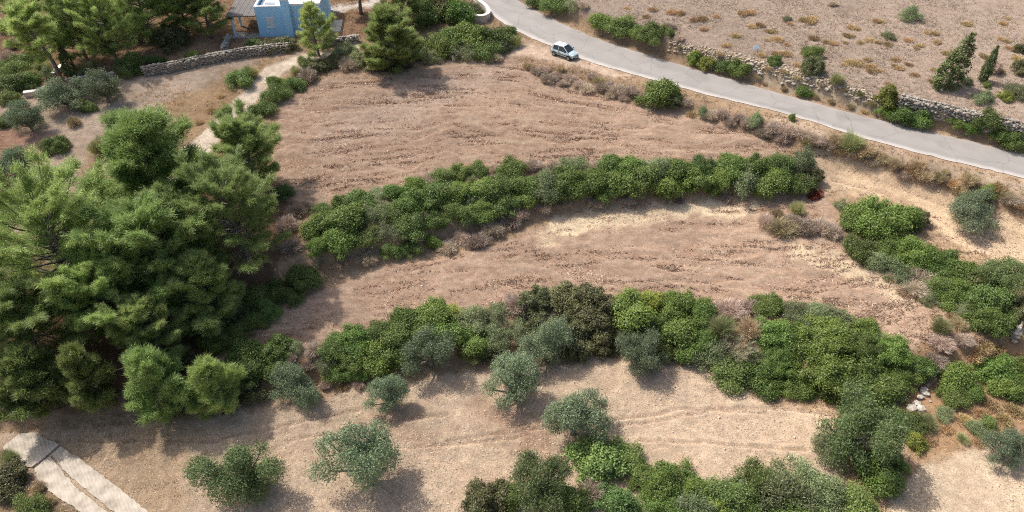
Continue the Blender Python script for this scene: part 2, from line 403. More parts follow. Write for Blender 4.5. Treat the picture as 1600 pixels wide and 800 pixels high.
# soil and litter colours by zone (outline, albedo, softness in px, straw speckle, raked hay)
Z_VERGE = (0.36, 0.255, 0.165)
ZONES = {
 'hill':   ([(790, -300), (820, -5), (880, 12), (960, 45), (1040, 66), (1160, 100), (1300, 138), (1440, 165), (1600, 205), (2200, 330), (2200, -300)], (0.345, 0.270, 0.212), 8, 0.8, 0.0),
 'yard':   ([(-300, 120), (60, 150), (190, 118), (330, 95), (450, 84), (560, 70), (500, 90), (430, 130), (380, 190), (330, 250), (250, 330), (0, 360), (-300, 420)], (0.43, 0.335, 0.25), 10, 0.7, 0.1),
 'redyard':([(-300, 180), (15, 195), (80, 215), (60, 260), (20, 300), (-300, 330)], (0.37, 0.225, 0.155), 14, 0.6, 0.0),
 'garden': ([(-300, -200), (760, -200), (760, 30), (560, 62), (450, 78), (390, 84), (300, 104), (190, 122), (60, 140), (-300, 110)], (0.300, 0.190, 0.120), 8, 0.5, 0.0),
 'upper':  ([(425, 200), (440, 160), (500, 125), (560, 110), (640, 108), (800, 88), (860, 120), (960, 150), (1060, 178), (1140, 200), (1230, 225), (1240, 245), (1080, 252), (900, 252), (740, 268), (620, 295), (500, 325), (440, 310), (425, 260)], (0.402, 0.288, 0.205), 6, 0.7, 0.8),
 'paleupper': ([(520, 180), (600, 140), (700, 112), (790, 100), (830, 118), (740, 150), (660, 190), (560, 230), (490, 240)], (0.430, 0.325, 0.245), 16, 0.75, 0.5),
 'middle': ([(380, 520), (470, 470), (560, 430), (640, 410), (740, 395), (820, 365), (900, 335), (1080, 316), (1290, 305), (1310, 340), (1330, 390), (1400, 440), (1450, 480), (1470, 525), (1400, 560), (1300, 510), (1180, 490), (1000, 480), (830, 480), (640, 520), (500, 560)], (0.398, 0.286, 0.205), 6, 0.75, 0.75),
 'cream':  ([(835, 372), (860, 350), (920, 330), (1080, 312), (1190, 316), (1180, 335), (1080, 338), (960, 352), (880, 372), (840, 385)], (0.600, 0.490, 0.335), 9, 0.8, 0.1),
 'dfield': ([(1258, 236), (1305, 226), (1400, 272), (1500, 310), (1600, 345), (2100, 480), (2100, 560), (1620, 425), (1560, 410), (1480, 375), (1440, 335), (1400, 310), (1320, 300), (1285, 300)], (0.555, 0.425, 0.285), 6, 0.8, 0.1),
 'edgeB':  ([(1230, 378), (1320, 395), (1400, 440), (1440, 475), (1420, 480), (1330, 440), (1240, 400)], (0.55, 0.44, 0.30), 9, 0.8, 0.1),
 'olive':  ([(-300, 700), (80, 672), (300, 655), (460, 635), (560, 605), (720, 580), (950, 558), (1100, 575), (1140, 600), (1200, 635), (1300, 645), (1330, 720), (1280, 790), (1200, 900), (-300, 1000)], (0.485, 0.380, 0.274), 7, 1.0, 0.15),
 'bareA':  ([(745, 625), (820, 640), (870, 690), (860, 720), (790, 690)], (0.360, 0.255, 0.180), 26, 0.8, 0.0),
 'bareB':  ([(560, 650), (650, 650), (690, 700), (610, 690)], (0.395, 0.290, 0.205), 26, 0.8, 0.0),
 'bareC':  ([(300, 680), (420, 655), (520, 640), (560, 660), (420, 700), (310, 720)], (0.440, 0.340, 0.245), 24, 0.9, 0.0),
 'weedy':  ([(60, 690), (180, 655), (300, 655), (320, 700), (290, 760), (300, 900), (200, 900), (150, 745)], (0.420, 0.312, 0.205), 16, 0.9, 0.0),
 'jfield': ([(1390, 900), (1390, 780), (1440, 730), (1500, 710), (1560, 690), (2000, 640), (2000, 900)], (0.480, 0.385, 0.275), 7, 1.0, 0.1),
 'ravine': ([(1420, 560), (1470, 500), (1520, 520), (1600, 480), (1900, 430), (1900, 650), (1560, 680), (1440, 720), (1400, 660)], (0.330, 0.215, 0.125), 8, 0.5, 0.0),
 'scree':  ([(1050, 68), (1120, 78), (1220, 102), (1320, 140), (1400, 165), (1370, 178), (1300, 160), (1190, 128), (1100, 98)], (0.475, 0.385, 0.275), 5, 0.8, 0.0),
 'layby':  ([(790, 72), (830, 62), (870, 78), (920, 98), (985, 118), (960, 122), (900, 104), (850, 94), (810, 90)], (0.545, 0.420, 0.310), 5, 0.6, 0.0),
 'vergelo':([(1180, 182), (1240, 184), (1320, 214), (1500, 262), (1600, 285), (2000, 395), (2000, 420), (1600, 305), (1480, 275), (1350, 240), (1250, 205)], (0.470, 0.365, 0.265), 5, 0.8, 0.0),
 'yardgrass': ([(215, 190), (300, 140), (420, 92), (450, 92), (385, 142), (345, 184), (300, 226), (260, 235), (215, 260)], (0.385, 0.265, 0.155), 12, 0.8, 0.0),
 'yardgrass2': ([(130, 260), (200, 205), (260, 190), (260, 300), (180, 330), (110, 310)], (0.360, 0.245, 0.150), 12, 0.7, 0.0),
 'trackside': ([(340, 228), (390, 172), (425, 130), (450, 120), (425, 160), (400, 210), (360, 250)], (0.430, 0.265, 0.120), 8, 0.6, 0.0),
 'track':  ([(285, 240), (300, 222), (342, 183), (380, 143), (416, 103), (470, 86), (540, 76), (560, 68), (563, 78), (500, 92), (452, 107), (424, 131), (388, 176), (338, 226), (320, 245)], (0.66, 0.555, 0.435), 2, 0.4, 0.0),
 'path':   ([(503, 14), (580, 0), (600, -12), (600, 0), (582, 10), (506, 24)], (0.66, 0.60, 0.53), 3, 0.3, 0.0),
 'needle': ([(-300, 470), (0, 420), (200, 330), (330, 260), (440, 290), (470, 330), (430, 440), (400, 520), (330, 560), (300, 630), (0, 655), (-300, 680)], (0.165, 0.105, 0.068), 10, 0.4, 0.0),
 'cornerlo':([(-300, 690), (10, 700), (60, 752), (130, 803), (180, 900), (-300, 900)], (0.250, 0.180, 0.110), 8, 0.5, 0.0),
}
GROOVES = [[(700, 690), (860, 668), (990, 652), (1060, 640), (1200, 638), (1300, 648)], [(960, 668), (1040, 655), (1120, 640), (1200, 645)],
           [(640, 700), (760, 690), (830, 680)], [(90, 690), (200, 690), (330, 690), (470, 660), (560, 640)], [(450, 690), (560, 668), (700, 648)],
           [(1000, 690), (1100, 692), (1260, 705)], [(1310, 262), (1400, 292), (1520, 340), (1600, 372)], [(1300, 282), (1380, 302), (1470, 345)]]

def zones_at(px, py, jitter):
    n = px.shape[0]
    col = np.tile(np.array(Z_VERGE, np.float32), (n, 1)); par = np.tile(np.array([0.7, 0.0], np.float32), (n, 1))
    for k, (poly, c, soft, straw, hay) in ZONES.items():
        q = np.array(poly); m = 3 * soft
        sel = np.nonzero((px > q[:, 0].min() - m) & (px < q[:, 0].max() + m) & (py > q[:, 1].min() - m) & (py < q[:, 1].max() + m))[0]
        d = inside(px[sel], py[sel], poly)
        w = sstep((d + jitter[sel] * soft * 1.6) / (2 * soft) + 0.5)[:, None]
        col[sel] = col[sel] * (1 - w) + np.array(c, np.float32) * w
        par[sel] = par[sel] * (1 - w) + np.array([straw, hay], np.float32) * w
    return col, par

NR, NC = 540, 760
ys = np.concatenate([[-2500, -900, -300, -80, -20, 5, 14], np.geomspace(20, 190, NR), [215, 250, 320, 450, 700, 1200, 2200, 4500]])
us = np.linspace(-1.12, 1.12, NC)
us = np.concatenate([[-40, -16, -7, -3.6, -2.2, -1.6, -1.3], us, [1.3, 1.6, 2.2, 3.6, 7, 16, 40]])
hw = 0.70 * (np.clip(ys, 14, 400) * CP + (CAM_Z - 4) * SP)
GX = us[None, :] * hw[:, None]
GY = np.repeat(ys[:, None], len(us), 1)
gx, gy = GX.ravel(), GY.ravel()
near = (gy > 15) & (gy < 200) & (np.abs(gx) < 130)
gz = base_h(gx, gy)
gz[near] = height(gx[near], gy[near])
far = ~near
gz = gz + np.where(far, 0, 0)
ppx = np.full(gx.shape, -5000.0); ppy = np.full(gx.shape, 5000.0)
vis = gy > 15
a, b, _ = to_px(gx[vis], gy[vis], gz[vis]); ppx[vis] = a; ppy[vis] = b
jit = fbm(gx * 0.9, gy * 0.9, 4) * 2 - 1
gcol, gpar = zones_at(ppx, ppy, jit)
rd = np.full(gx.shape, 50.0); rd[near] = road_gap(gx[near], gy[near])
off_road = sstep((rd - 0.6) / 1.0)
# raked hay: warped ridges running across the slope
wx = fbm(gx * 0.10 + 9, gy * 0.10, 2) * 9; wy = fbm(gx * 0.16, gy * 0.16 + 31, 3) * 5.5
ridge = 1 - np.abs(vnoise(gx * 0.16 + wx * 0.22, (gy + wy + 0.12 * gx) * 0.85) * 2 - 1)
ridge2 = 1 - np.abs(vnoise(gx * 0.5 + wx, (gy + wy) * 1.7) * 2 - 1)
hay = gpar[:, 1] * off_road
rel = hay * (0.20 * ridge ** 3 + 0.10 * ridge2 ** 3)
clod = fbm(gx * 2.6, gy * 2.6, 3) - 0.5
rel += off_road * gpar[:, 0] * (0.10 * clod + 0.013 * rng.standard_normal(gx.shape))
rel += off_road * 0.22 * (fbm(gx * 0.22, gy * 0.22, 3) - 0.5)
bankmask = np.clip(1 - gpar[:, 0], 0, 1)
# plough lines: a shallow groove with a low ridge of straw beside it
gd = np.full(gx.shape, 1e9)
for g_ in GROOVES:
    gd = np.minimum(gd, near_line(ppx + 5 * (jit), ppy + 3 * jit, g_))
rel += -0.10 * np.exp(-(gd / 2.4) ** 2) + 0.05 * np.exp(-((gd - 5) / 3.0) ** 2)
# ruts of the earth track
tr = [(320, 223), (365, 183), (402, 142), (435, 108), (485, 92), (550, 75)]
td = near_line(ppx, ppy, tr)
rel += np.where(td < 30, 0.05 * np.exp(-(td / 4.0) ** 2), 0)
gz = gz + np.where(near, rel, 0)
# straw that has gathered on the ridges is paler, the bared soil between them redder
soil = np.array([0.300, 0.165, 0.105], np.float32)
w = (hay * np.clip(0.62 - ridge * 0.55 - ridge2 * 0.35, 0, 1) * 0.9)[:, None]
gcol = gcol * (1 - w) + soil * w
dark = (hay * np.clip(ridge2 ** 4 * ridge, 0, 1) * 0.35)[:, None]
gcol = gcol * (1 - dark) + np.array([0.22, 0.14, 0.10], np.float32) * dark
gw = (np.exp(-(gd / 2.2) ** 2) * 0.50)[:, None]  # thin shadow of the grooves, put into the ground colour as a darker line
gcol = gcol * (1 - gw) + np.array([0.34, 0.235, 0.165], np.float32) * gw
nr, nc = GX.shape
idx = np.arange(nr * nc, dtype=np.int32).reshape(nr, nc)
quads = np.stack([idx[:-1, :-1], idx[:-1, 1:], idx[1:, 1:], idx[1:, :-1]], -1).reshape(-1, 4)

def ground_mat():
    m, nt, out = new_mat('dry_ground')
    L = nt.links.new
    at = nt.nodes.new("ShaderNodeAttribute"); at.attribute_name = "zone"
    geo = nt.nodes.new("ShaderNodeNewGeometry")
    def noise(sc, det=4, rough=0.6):
        n = nt.nodes.new("ShaderNodeTexNoise"); n.inputs["Scale"].default_value = sc; n.inputs["Detail"].default_value = det; n.inputs["Roughness"].default_value = rough
        L(geo.outputs["Position"], n.inputs["Vector"]); return n
    def rng_(src, a, b, lo=0.3, hi=0.7):
        r = nt.nodes.new("ShaderNodeMapRange"); r.inputs[1].default_value = lo; r.inputs[2].default_value = hi; r.inputs[3].default_value = a; r.inputs[4].default_value = b
        L(src, r.inputs[0]); return r
    def mul(A, B, fac=1.0, mode='MULTIPLY'):
        x = nt.nodes.new("ShaderNodeMix"); x.data_type = 'RGBA'; x.blend_type = mode
        if isinstance(fac, float): x.inputs["Factor"].default_value = fac
        else: L(fac, x.inputs["Factor"])
        for s, v in (("A", A), ("B", B)):
            if isinstance(v, tuple): x.inputs[s].default_value = v
            else: L(v, x.inputs[s])
        return x.outputs["Result"]
    n1 = noise(0.13, 5); n2 = noise(1.3, 5); n3 = noise(9.0, 4, 0.75)
    c = mul(at.outputs["Color"], rng_(n1.outputs["Fac"], 0.84, 1.14).outputs[0])
    c = mul(c, rng_(n2.outputs["Fac"], 0.80, 1.18).outputs[0])
    c = mul(c, rng_(n3.outputs["Fac"], 0.66, 1.34, 0.32, 0.68).outputs[0])
    n4 = noise(0.45, 4)
    c = mul(c, (0.30, 0.17, 0.11, 1), rng_(n4.outputs["Fac"], 0.0, 0.30, 0.50, 0.75).outputs[0], 'MIX')
    ha = nt.nodes.new("ShaderNodeAttribute"); ha.attribute_name = "hay"
    mp = nt.nodes.new("ShaderNodeMapping"); mp.inputs["Scale"].default_value = (0.32, 1.0, 1.0); mp.inputs["Rotation"].default_value = (0, 0, R(-8)); L(geo.outputs["Position"], mp.inputs[0])
    n6 = nt.nodes.new("ShaderNodeTexNoise"); n6.inputs["Scale"].default_value = 1.5; n6.inputs["Detail"].default_value = 5; n6.inputs["Roughness"].default_value = 0.65; n6.inputs["Distortion"].default_value = 0.8; L(mp.outputs[0], n6.inputs["Vector"])
    hm = nt.nodes.new("ShaderNodeMath"); hm.operation = 'MULTIPLY'; L(rng_(n6.outputs["Fac"], 0.0, 0.80, 0.48, 0.70).outputs[0], hm.inputs[0]); L(ha.outputs["Fac"], hm.inputs[1])
    c = mul(c, (0.265, 0.160, 0.110, 1), hm.outputs[0], 'MIX')
    n7 = nt.nodes.new("ShaderNodeTexNoise"); n7.inputs["Scale"].default_value = 0.75; n7.inputs["Detail"].default_value = 6; n7.inputs["Roughness"].default_value = 0.7; n7.inputs["Distortion"].default_value = 1.2
    mp2 = nt.nodes.new("ShaderNodeMapping"); mp2.inputs["Scale"].default_value = (0.4, 1.0, 1.0); mp2.inputs["Location"].default_value = (31, 7, 0); L(geo.outputs["Position"], mp2.inputs[0]); L(mp2.outputs[0], n7.inputs["Vector"])
    hp_ = nt.nodes.new("ShaderNodeMath"); hp_.operation = 'MULTIPLY'; L(rng_(n7.outputs["Fac"], 0.0, 0.65, 0.50, 0.68).outputs[0], hp_.inputs[0]); L(ha.outputs["Fac"], hp_.inputs[1])
    c = mul(c, (0.520, 0.410, 0.300, 1), hp_.outputs[0], 'MIX')
    n5 = noise(5.0, 3, 0.8)
    c = mul(c, (0.66, 0.56, 0.42, 1), rng_(n5.outputs["Fac"], 0.0, 0.55, 0.60, 0.78).outputs[0], 'MIX')
    b = nt.nodes.new("ShaderNodeBsdfDiffuse"); b.inputs["Roughness"].default_value = 0.9
    L(c, b.inputs[0])
    bp = nt.nodes.new("ShaderNodeBump"); bp.inputs["Strength"].default_value = 0.8; bp.inputs["Distance"].default_value = 0.06
    L(n3.outputs["Fac"], bp.inputs["Height"]); L(bp.outputs[0], b.inputs["Normal"])
    L(b.outputs[0], out.inputs[0])
    return m

gcol4 = np.concatenate([gcol, np.ones((len(gcol), 1), np.float32)], 1)
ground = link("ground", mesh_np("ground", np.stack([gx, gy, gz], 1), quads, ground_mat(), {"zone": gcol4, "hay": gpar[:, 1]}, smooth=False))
ground["kind"] = "structure"

# ------------------------------------------------------------------ asphalt road
def road_mat():
    m, nt, out = new_mat('worn_asphalt')
    L = nt.links.new
    at = nt.nodes.new("ShaderNodeAttribute"); at.attribute_name = "edge"
    geo = nt.nodes.new("ShaderNodeNewGeometry")
    b = nt.nodes.new("ShaderNodeBsdfPrincipled"); b.inputs["Roughness"].default_value = 0.9; b.inputs["Specular IOR Level"].default_value = 0.2
    n = nt.nodes.new("ShaderNodeTexNoise"); n.inputs["Scale"].default_value = 0.5; n.inputs["Detail"].default_value = 6
    n2 = nt.nodes.new("ShaderNodeTexNoise"); n2.inputs["Scale"].default_value = 14; n2.inputs["Detail"].default_value = 3
    for q in (n, n2): L(geo.outputs["Position"], q.inputs["Vector"])
    add = nt.nodes.new("ShaderNodeMath"); add.operation = 'MULTIPLY_ADD'; add.inputs[1].default_value = 0.5; L(n.outputs["Fac"], add.inputs[0]); L(at.outputs["Fac"], add.inputs[2])
    ramp = nt.nodes.new("ShaderNodeValToRGB"); e = ramp.color_ramp.elements
    e[0].position = 0.10; e[0].color = (0.248, 0.233, 0.219, 1)
    e[1].position = 0.42; e[1].color = (0.310, 0.290, 0.271, 1)
    e2 = ramp.color_ramp.elements.new(0.95); e2.color = (0.45, 0.42, 0.385, 1)
    L(add.outputs[0], ramp.inputs[0])
    mr = nt.nodes.new("ShaderNodeMapRange"); mr.inputs[3].default_value = 0.88; mr.inputs[4].default_value = 1.12; L(n2.outputs["Fac"], mr.inputs[0])
    x = nt.nodes.new("ShaderNodeMix"); x.data_type = 'RGBA'; x.blend_type = 'MULTIPLY'; x.inputs["Factor"].default_value = 1
    L(ramp.outputs[0], x.inputs["A"]); L(mr.outputs[0], x.inputs["B"])
    vo = nt.nodes.new("ShaderNodeTexVoronoi"); vo.feature = 'DISTANCE_TO_EDGE'; vo.inputs["Scale"].default_value = 0.22
    wn = nt.nodes.new("ShaderNodeTexNoise"); wn.inputs["Scale"].default_value = 0.8; wn.inputs["Detail"].default_value = 5
    va = nt.nodes.new("ShaderNodeMixRGB"); va.blend_type = 'ADD'; va.inputs[0].default_value = 1.6; L(geo.outputs["Position"], wn.inputs["Vector"]); L(geo.outputs["Position"], va.inputs[1]); L(wn.outputs["Color"], va.inputs[2]); L(va.outputs[0], vo.inputs["Vector"])
    cr = nt.nodes.new("ShaderNodeMapRange"); cr.inputs[1].default_value = 0.0; cr.inputs[2].default_value = 0.012; cr.inputs[3].default_value = 0.72; cr.inputs[4].default_value = 1.0; L(vo.outputs["Distance"], cr.inputs[0])
    pn = nt.nodes.new("ShaderNodeTexNoise"); pn.inputs["Scale"].default_value = 0.16; pn.inputs["Detail"].default_value = 2; L(geo.outputs["Position"], pn.inputs["Vector"])
    pr_ = nt.nodes.new("ShaderNodeMapRange"); pr_.inputs[1].default_value = 0.56; pr_.inputs[2].default_value = 0.60; pr_.inputs[3].default_value = 1.0; pr_.inputs[4].default_value = 0.90; L(pn.outputs["Fac"], pr_.inputs[0])
    m1 = nt.nodes.new("ShaderNodeMath"); m1.operation = 'MULTIPLY'; L(cr.outputs[0], m1.inputs[0]); L(pr_.outputs[0], m1.inputs[1])
    x2 = nt.nodes.new("ShaderNodeMix"); x2.data_type = 'RGBA'; x2.blend_type = 'MULTIPLY'; x2.inputs["Factor"].default_value = 1
    L(x.outputs["Result"], x2.inputs["A"]); L(m1.outputs[0], x2.inputs["B"]); L(x2.outputs["Result"], b.inputs["Base Color"])
    L(b.outputs[0], out.inputs[0])
    return m

NW = 14
t = np.linspace(0, 1, NW)
ra = road_a + (fbm(np.arange(len(road_a)) * 0.7, np.zeros(len(road_a)), 3) - 0.5)[:, None] * 0.28
rb = road_b + (fbm(np.arange(len(road_b)) * 0.9, np.ones(len(road_b)) * 7, 3) - 0.5)[:, None] * 0.28
rx = ra[:, None, :] * (1 - t)[None, :, None] + rb[:, None, :] * t[None, :, None]
rzv = ROAD_LEVEL + TILT * (np.clip(rx[..., 1], -60, 400) - 30) + 0.05 * (1 - (2 * t - 1) ** 2)[None, :]
edge = np.tile(0.02 + 0.62 * sstep((t - 0.86) / 0.10) + 0.18 * sstep((0.12 - t) / 0.1) - 0.10 * np.exp(-((t - 0.80) / 0.06) ** 2) - 0.05 * np.exp(-((t - 0.35) / 0.08) ** 2), (len(ra), 1))
ri = np.arange(len(ra) * NW, dtype=np.int32).reshape(len(ra), NW)
rq = np.stack([ri[:-1, :-1], ri[1:, :-1], ri[1:, 1:], ri[:-1, 1:]], -1).reshape(-1, 4)
road = link("asphalt_road", mesh_np("asphalt_road", np.concatenate([rx, rzv[..., None]], -1).reshape(-1, 3), rq, road_mat(), {"edge": edge.ravel()}, smooth=True))
road["kind"] = "structure"

# ------------------------------------------------------------------ concrete farm track, in three slabs
def slab_mat():
    m, nt, out = new_mat('brushed_concrete')
    L = nt.links.new
    geo = nt.nodes.new("ShaderNodeNewGeometry")
    mp = nt.nodes.new("ShaderNodeMapping"); mp.inputs["Rotation"].default_value = (0, 0, R(-38)); L(geo.outputs["Position"], mp.inputs[0])
    wv = nt.nodes.new("ShaderNodeTexWave"); wv.inputs["Scale"].default_value = 1.3; wv.inputs["Distortion"].default_value = 5.0; wv.inputs["Detail"].default_value = 3
    L(mp.outputs[0], wv.inputs[0])
    n = nt.nodes.new("ShaderNodeTexNoise"); n.inputs["Scale"].default_value = 1.2; n.inputs["Detail"].default_value = 7; L(geo.outputs["Position"], n.inputs[0])
    ramp = nt.nodes.new("ShaderNodeValToRGB"); e = ramp.color_ramp.elements
    e[0].position = 0.3; e[0].color = (0.29, 0.25, 0.205, 1); e[1].position = 0.65; e[1].color = (0.49, 0.435, 0.36, 1)
    L(n.outputs["Fac"], ramp.inputs[0])
    b = nt.nodes.new("ShaderNodeBsdfDiffuse"); L(ramp.outputs[0], b.inputs[0])
    bp = nt.nodes.new("ShaderNodeBump"); bp.inputs["Strength"].default_value = 0.5; bp.inputs["Distance"].default_value = 0.035
    L(wv.outputs["Fac"], bp.inputs["Height"]); L(bp.outputs[0], b.inputs["Normal"]); L(b.outputs[0], out.inputs[0])
    return m
M['slab'] = slab_mat()
farm_track = empty("concrete_track", P(90, 740)); farm_track["kind"] = "structure"
def slab(name, poly, lift):
    w = resample([on_level(a, b, 0.0) for a, b in poly] + [on_level(*poly[0], 0.0)], 90)[:-1]
    w += (rng.random(w.shape) - 0.5) * 0.10
    bm = bmesh.new()
    vs = [bm.verts.new((x, y, hz(x, y) + lift)) for x, y in w]
    f = bm.faces.new(vs)
    if f.normal.z < 0: f.normal_flip()
    r = bmesh.ops.extrude_face_region(bm, geom=[f])
    for v in r['geom']:
        if isinstance(v, bmesh.types.BMVert): v.co.z -= 0.3
    bmesh.ops.recalc_face_normals(bm, faces=bm.faces[:])
    bmesh.ops.triangulate(bm, faces=[q for q in bm.faces if len(q.verts) > 4])
    me = bpy.data.meshes.new(name); bm.to_mesh(me); bm.free(); me.materials.append(M['slab'])
    o = link(name, me, farm_track); o.matrix_parent_inverse = Matrix.Translation(-farm_track.location)
    return o
slab("slab", [(31, 680), (51, 677), (93, 696), (80, 708), (52, 731), (31, 728), (5, 700)], 0.13)
slab("slab", [(81, 711), (96, 698), (157, 741), (210, 783), (247, 812), (282, 845), (232, 845), (192, 812), (152, 780), (116, 750), (97, 732)], 0.12)
slab("slab", [(55, 733), (79, 713), (95, 734), (120, 763), (166, 800), (212, 845), (160, 845), (130, 803), (80, 770), (60, 750)], 0.12)

# ------------------------------------------------------------------ foliage prototypes
def rdir(n, up=None):
    v = rng.standard_normal((n, 3)); v /= np.linalg.norm(v, axis=1)[:, None]
    if up is not None: v[:, 2] = np.abs(v[:, 2]) * up + v[:, 2] * (1 - up)
    return v

def blades(c, d, nrm, L, W, quad=True):
    """leaf faces at centres c, long axis d, face normal near nrm"""
    s = np.cross(d, nrm); ln = np.linalg.norm(s, axis=1)[:, None]; s = s / np.maximum(ln, 1e-6)
    L = np.asarray(L)[:, None]; W = np.asarray(W)[:, None]; n = len(c)
    if quad:
        v = np.stack([c - d * L / 2, c + s * W / 2, c + d * L / 2, c - s * W / 2], 1).reshape(-1, 3)
        f = np.arange(4 * n, dtype=np.int32).reshape(n, 4)
    else:
        v = np.stack([c - s * W / 2, c + s * W / 2, c + d * L], 1).reshape(-1, 3)
        f = np.arange(3 * n, dtype=np.int32).reshape(n, 3)
    return v, f

def leafy(name, lobes, nleaf, lsize, asp, mat, clump=0.10, spread=0.75, per=9, floor=0.02, stray=0.45):
    """leaf clumps over the outsides of a set of ellipsoid lobes (cx, cy, cz, rx, ry, rz)"""
    lobes = np.array(lobes); area = (lobes[:, 3] * lobes[:, 5]); pr = area / area.sum()
    nc_ = nleaf // per
    k = rng.choice(len(lobes), int(nc_ * 2.6), p=pr)
    d = rdir(len(k)); d[:, 2] = np.where(d[:, 2] < -0.35, -d[:, 2], d[:, 2])
    rad = 1.0 - 0.30 * rng.random(len(k)) ** 2 + stray * rng.random(len(k)) ** 5
    rad *= 0.90 + 0.22 * vnoise(d[:, 0] * 3 + k * 3.1 + 40, d[:, 2] * 3 + d[:, 1] * 2 + k * 1.7 + 40)
    p = lobes[k, :3] + d * lobes[k, 3:] * rad[:, None]
    keep = p[:, 2] > floor
    for j in range(len(lobes)):
        q = ((p - lobes[j, :3]) / lobes[j, 3:]); inn = (q ** 2).sum(1) < 0.62
        keep &= ~(inn & (k != j))
    p = p[keep][:nc_]; d = d[keep][:nc_]; m_ = len(p)
    lv = rng.random(len(lobes)); cv = 0.45 * lv[k[keep][:nc_]] + 0.55 * rng.random(m_)        # tint of the mass and of the clump
    c = np.repeat(p, per, 0); dn = np.repeat(d, per, 0); n = len(c)
    c = c + rng.standard_normal((n, 3)) * clump * 0.5
    ax = dn * 0.5 + rdir(n) * 0.9; ax /= np.linalg.norm(ax, axis=1)[:, None]
    nr_ = dn * 0.8 + rdir(n) * spread + np.array([0, 0, 0.35]); nr_ /= np.linalg.norm(nr_, axis=1)[:, None]
    ax = ax - nr_ * (ax * nr_).sum(1)[:, None]; ax /= np.maximum(np.linalg.norm(ax, axis=1), 1e-6)[:, None]
    L = lsize * (0.7 + 0.6 * rng.random(n)); c[:, 2] = np.maximum(c[:, 2], 0.01)
    v, f = blades(c, ax, nr_, L, L * asp)
    var = np.repeat(np.clip(0.55 * np.repeat(cv, per) + 0.45 * rng.random(n), 0, 1), 4)
    return mesh_np(name, v, f, mat, {"var": var})

def dome_lobes(n, h, seed, spread=0.55, rmin=0.30, rmax=0.48, flat=1.0):
    """a ragged mound of leaf masses of very unequal size, no two sides alike"""
    r = random.Random(seed); ph = [r.uniform(0, 6.28) for _ in range(4)]
    out = [(0, 0, h * 0.30, 0.55, 0.55, h * 0.36)]
    n = int(n * 2.0)
    for i in range(n):
        a = r.uniform(0, 6.283); q = math.sqrt(r.random())
        R_ = 0.92 + 0.18 * math.sin(a + ph[0]) + 0.15 * math.sin(2 * a + ph[1]) + 0.10 * math.sin(5 * a + ph[2])
        top = h * (0.86 - 0.50 * q ** 2.2 + 0.13 * math.sin(3 * a + 4 * q + ph[3]) + r.uniform(-0.16, 0.14))
        s = rmin * 0.40 + (rmax * 0.80 - rmin * 0.40) * r.random() ** 1.7
        z = max(top - s * 0.8, s * 0.5) if r.random() < 0.72 else max(s * 0.5, top * r.uniform(0.15, 0.7))
        q *= R_ * (1 - 0.5 * s)
        out.append((q * math.cos(a), q * math.sin(a), z, s * r.uniform(0.85, 1.35), s * r.uniform(0.85, 1.35), s * flat * r.uniform(0.65, 1.1)))
    return out

def stems_mesh(name, lobes, mat, r0=0.05, n=5, fork=0.25):
    mb = MB()
    for i, (cx, cy, cz, *_r) in enumerate(lobes[1:n + 1]):
        b = (cx * 0.08, cy * 0.08, -0.05); m1 = (cx * fork, cy * fork, cz * 0.42); m2 = (cx * 0.7, cy * 0.7, cz * 0.8)
        mb.tube([b, m1, m2, (cx * 1.02, cy * 1.02, cz * 1.15)], [r0, r0 * 0.75, r0 * 0.5, r0 * 0.22], 5)
    return mb.mesh(name, mat, smooth=True)

def twiggy(name, n, mat, h=0.9, w=0.028, up=0.5, L=(0.25, 0.6), fine=True, bl=0.9):
    """a tangle of bare stalks springing from the base, dense towards its rounded outline"""
    d = rdir(n, up=1.0); d[:, 2] = d[:, 2] * 0.9 + 0.12; d[:, 2] += up * rng.random(n); d /= np.linalg.norm(d, axis=1)[:, None]
    lump = 0.78 + 0.42 * vnoise(d[:, 0] * 2.4 + 30, d[:, 1] * 2.4 + 30 + d[:, 2])
    r = (0.35 + 0.65 * rng.random(n) ** 0.55) * lump
    tip = d * r[:, None] * np.array([1, 1, h])
    dd = d * bl + rdir(n) * 0.55; dd /= np.linalg.norm(dd, axis=1)[:, None]
    Ls = rng.uniform(L[0], L[1], n) * 0.8
    c = tip - dd * Ls[:, None] * 0.6; c[:, 2] = np.maximum(c[:, 2], 0.0)
    v, f = blades(c, dd, rdir(n), Ls, np.full(n, w) * rng.uniform(0.6, 1.3, n), quad=False)
    cv = vnoise(d[:, 0] * 4 + 60, d[:, 1] * 4 + 60)
    var = np.repeat(np.clip(0.5 * cv + 0.5 * rng.random(n), 0, 1), 3)
    return mesh_np(name, v, f, mat, {"var": var})

PROTO = {}
def proto(kind, parts): PROTO.setdefault(kind, []).append(parts)

for s in range(4):
    lb = dome_lobes(13, 1.0, 10 + s, 0.62, 0.28, 0.46)
    proto('lentisk', [('foliage', leafy('lentisk_foliage', lb, 11000, 0.072, 0.62, M['lentisk'], 0.15)), ('stems', stems_mesh('lentisk_stems', lb, M['bark']))])
for s in range(3):
    lb = dome_lobes(26, 0.85, 20 + s, 0.74, 0.18, 0.32)
    proto('biglentisk', [('foliage', leafy('dense_foliage', lb, 17000, 0.052, 0.62, M['lentisk'], 0.12)), ('stems', stems_mesh('dense_stems', lb, M['bark'], 0.035, 7))])
for s in range(3):
    lb = dome_lobes(12, 1.05, 30 + s, 0.60, 0.26, 0.44)
    proto('green', [('foliage', leafy('green_foliage', lb, 9500, 0.076, 0.5, M['green'], 0.18, 0.9)), ('stems', stems_mesh('green_stems', lb, M['bark']))])
for s in range(3):
    lb = dome_lobes(22, 1.0, 40 + s, 0.70, 0.20, 0.36)
    proto('dark', [('foliage', leafy('oak_foliage', lb, 12000, 0.066, 0.7, M['dark'], 0.10)), ('stems', stems_mesh('oak_stems', lb, M['bark'], 0.045, 7))])
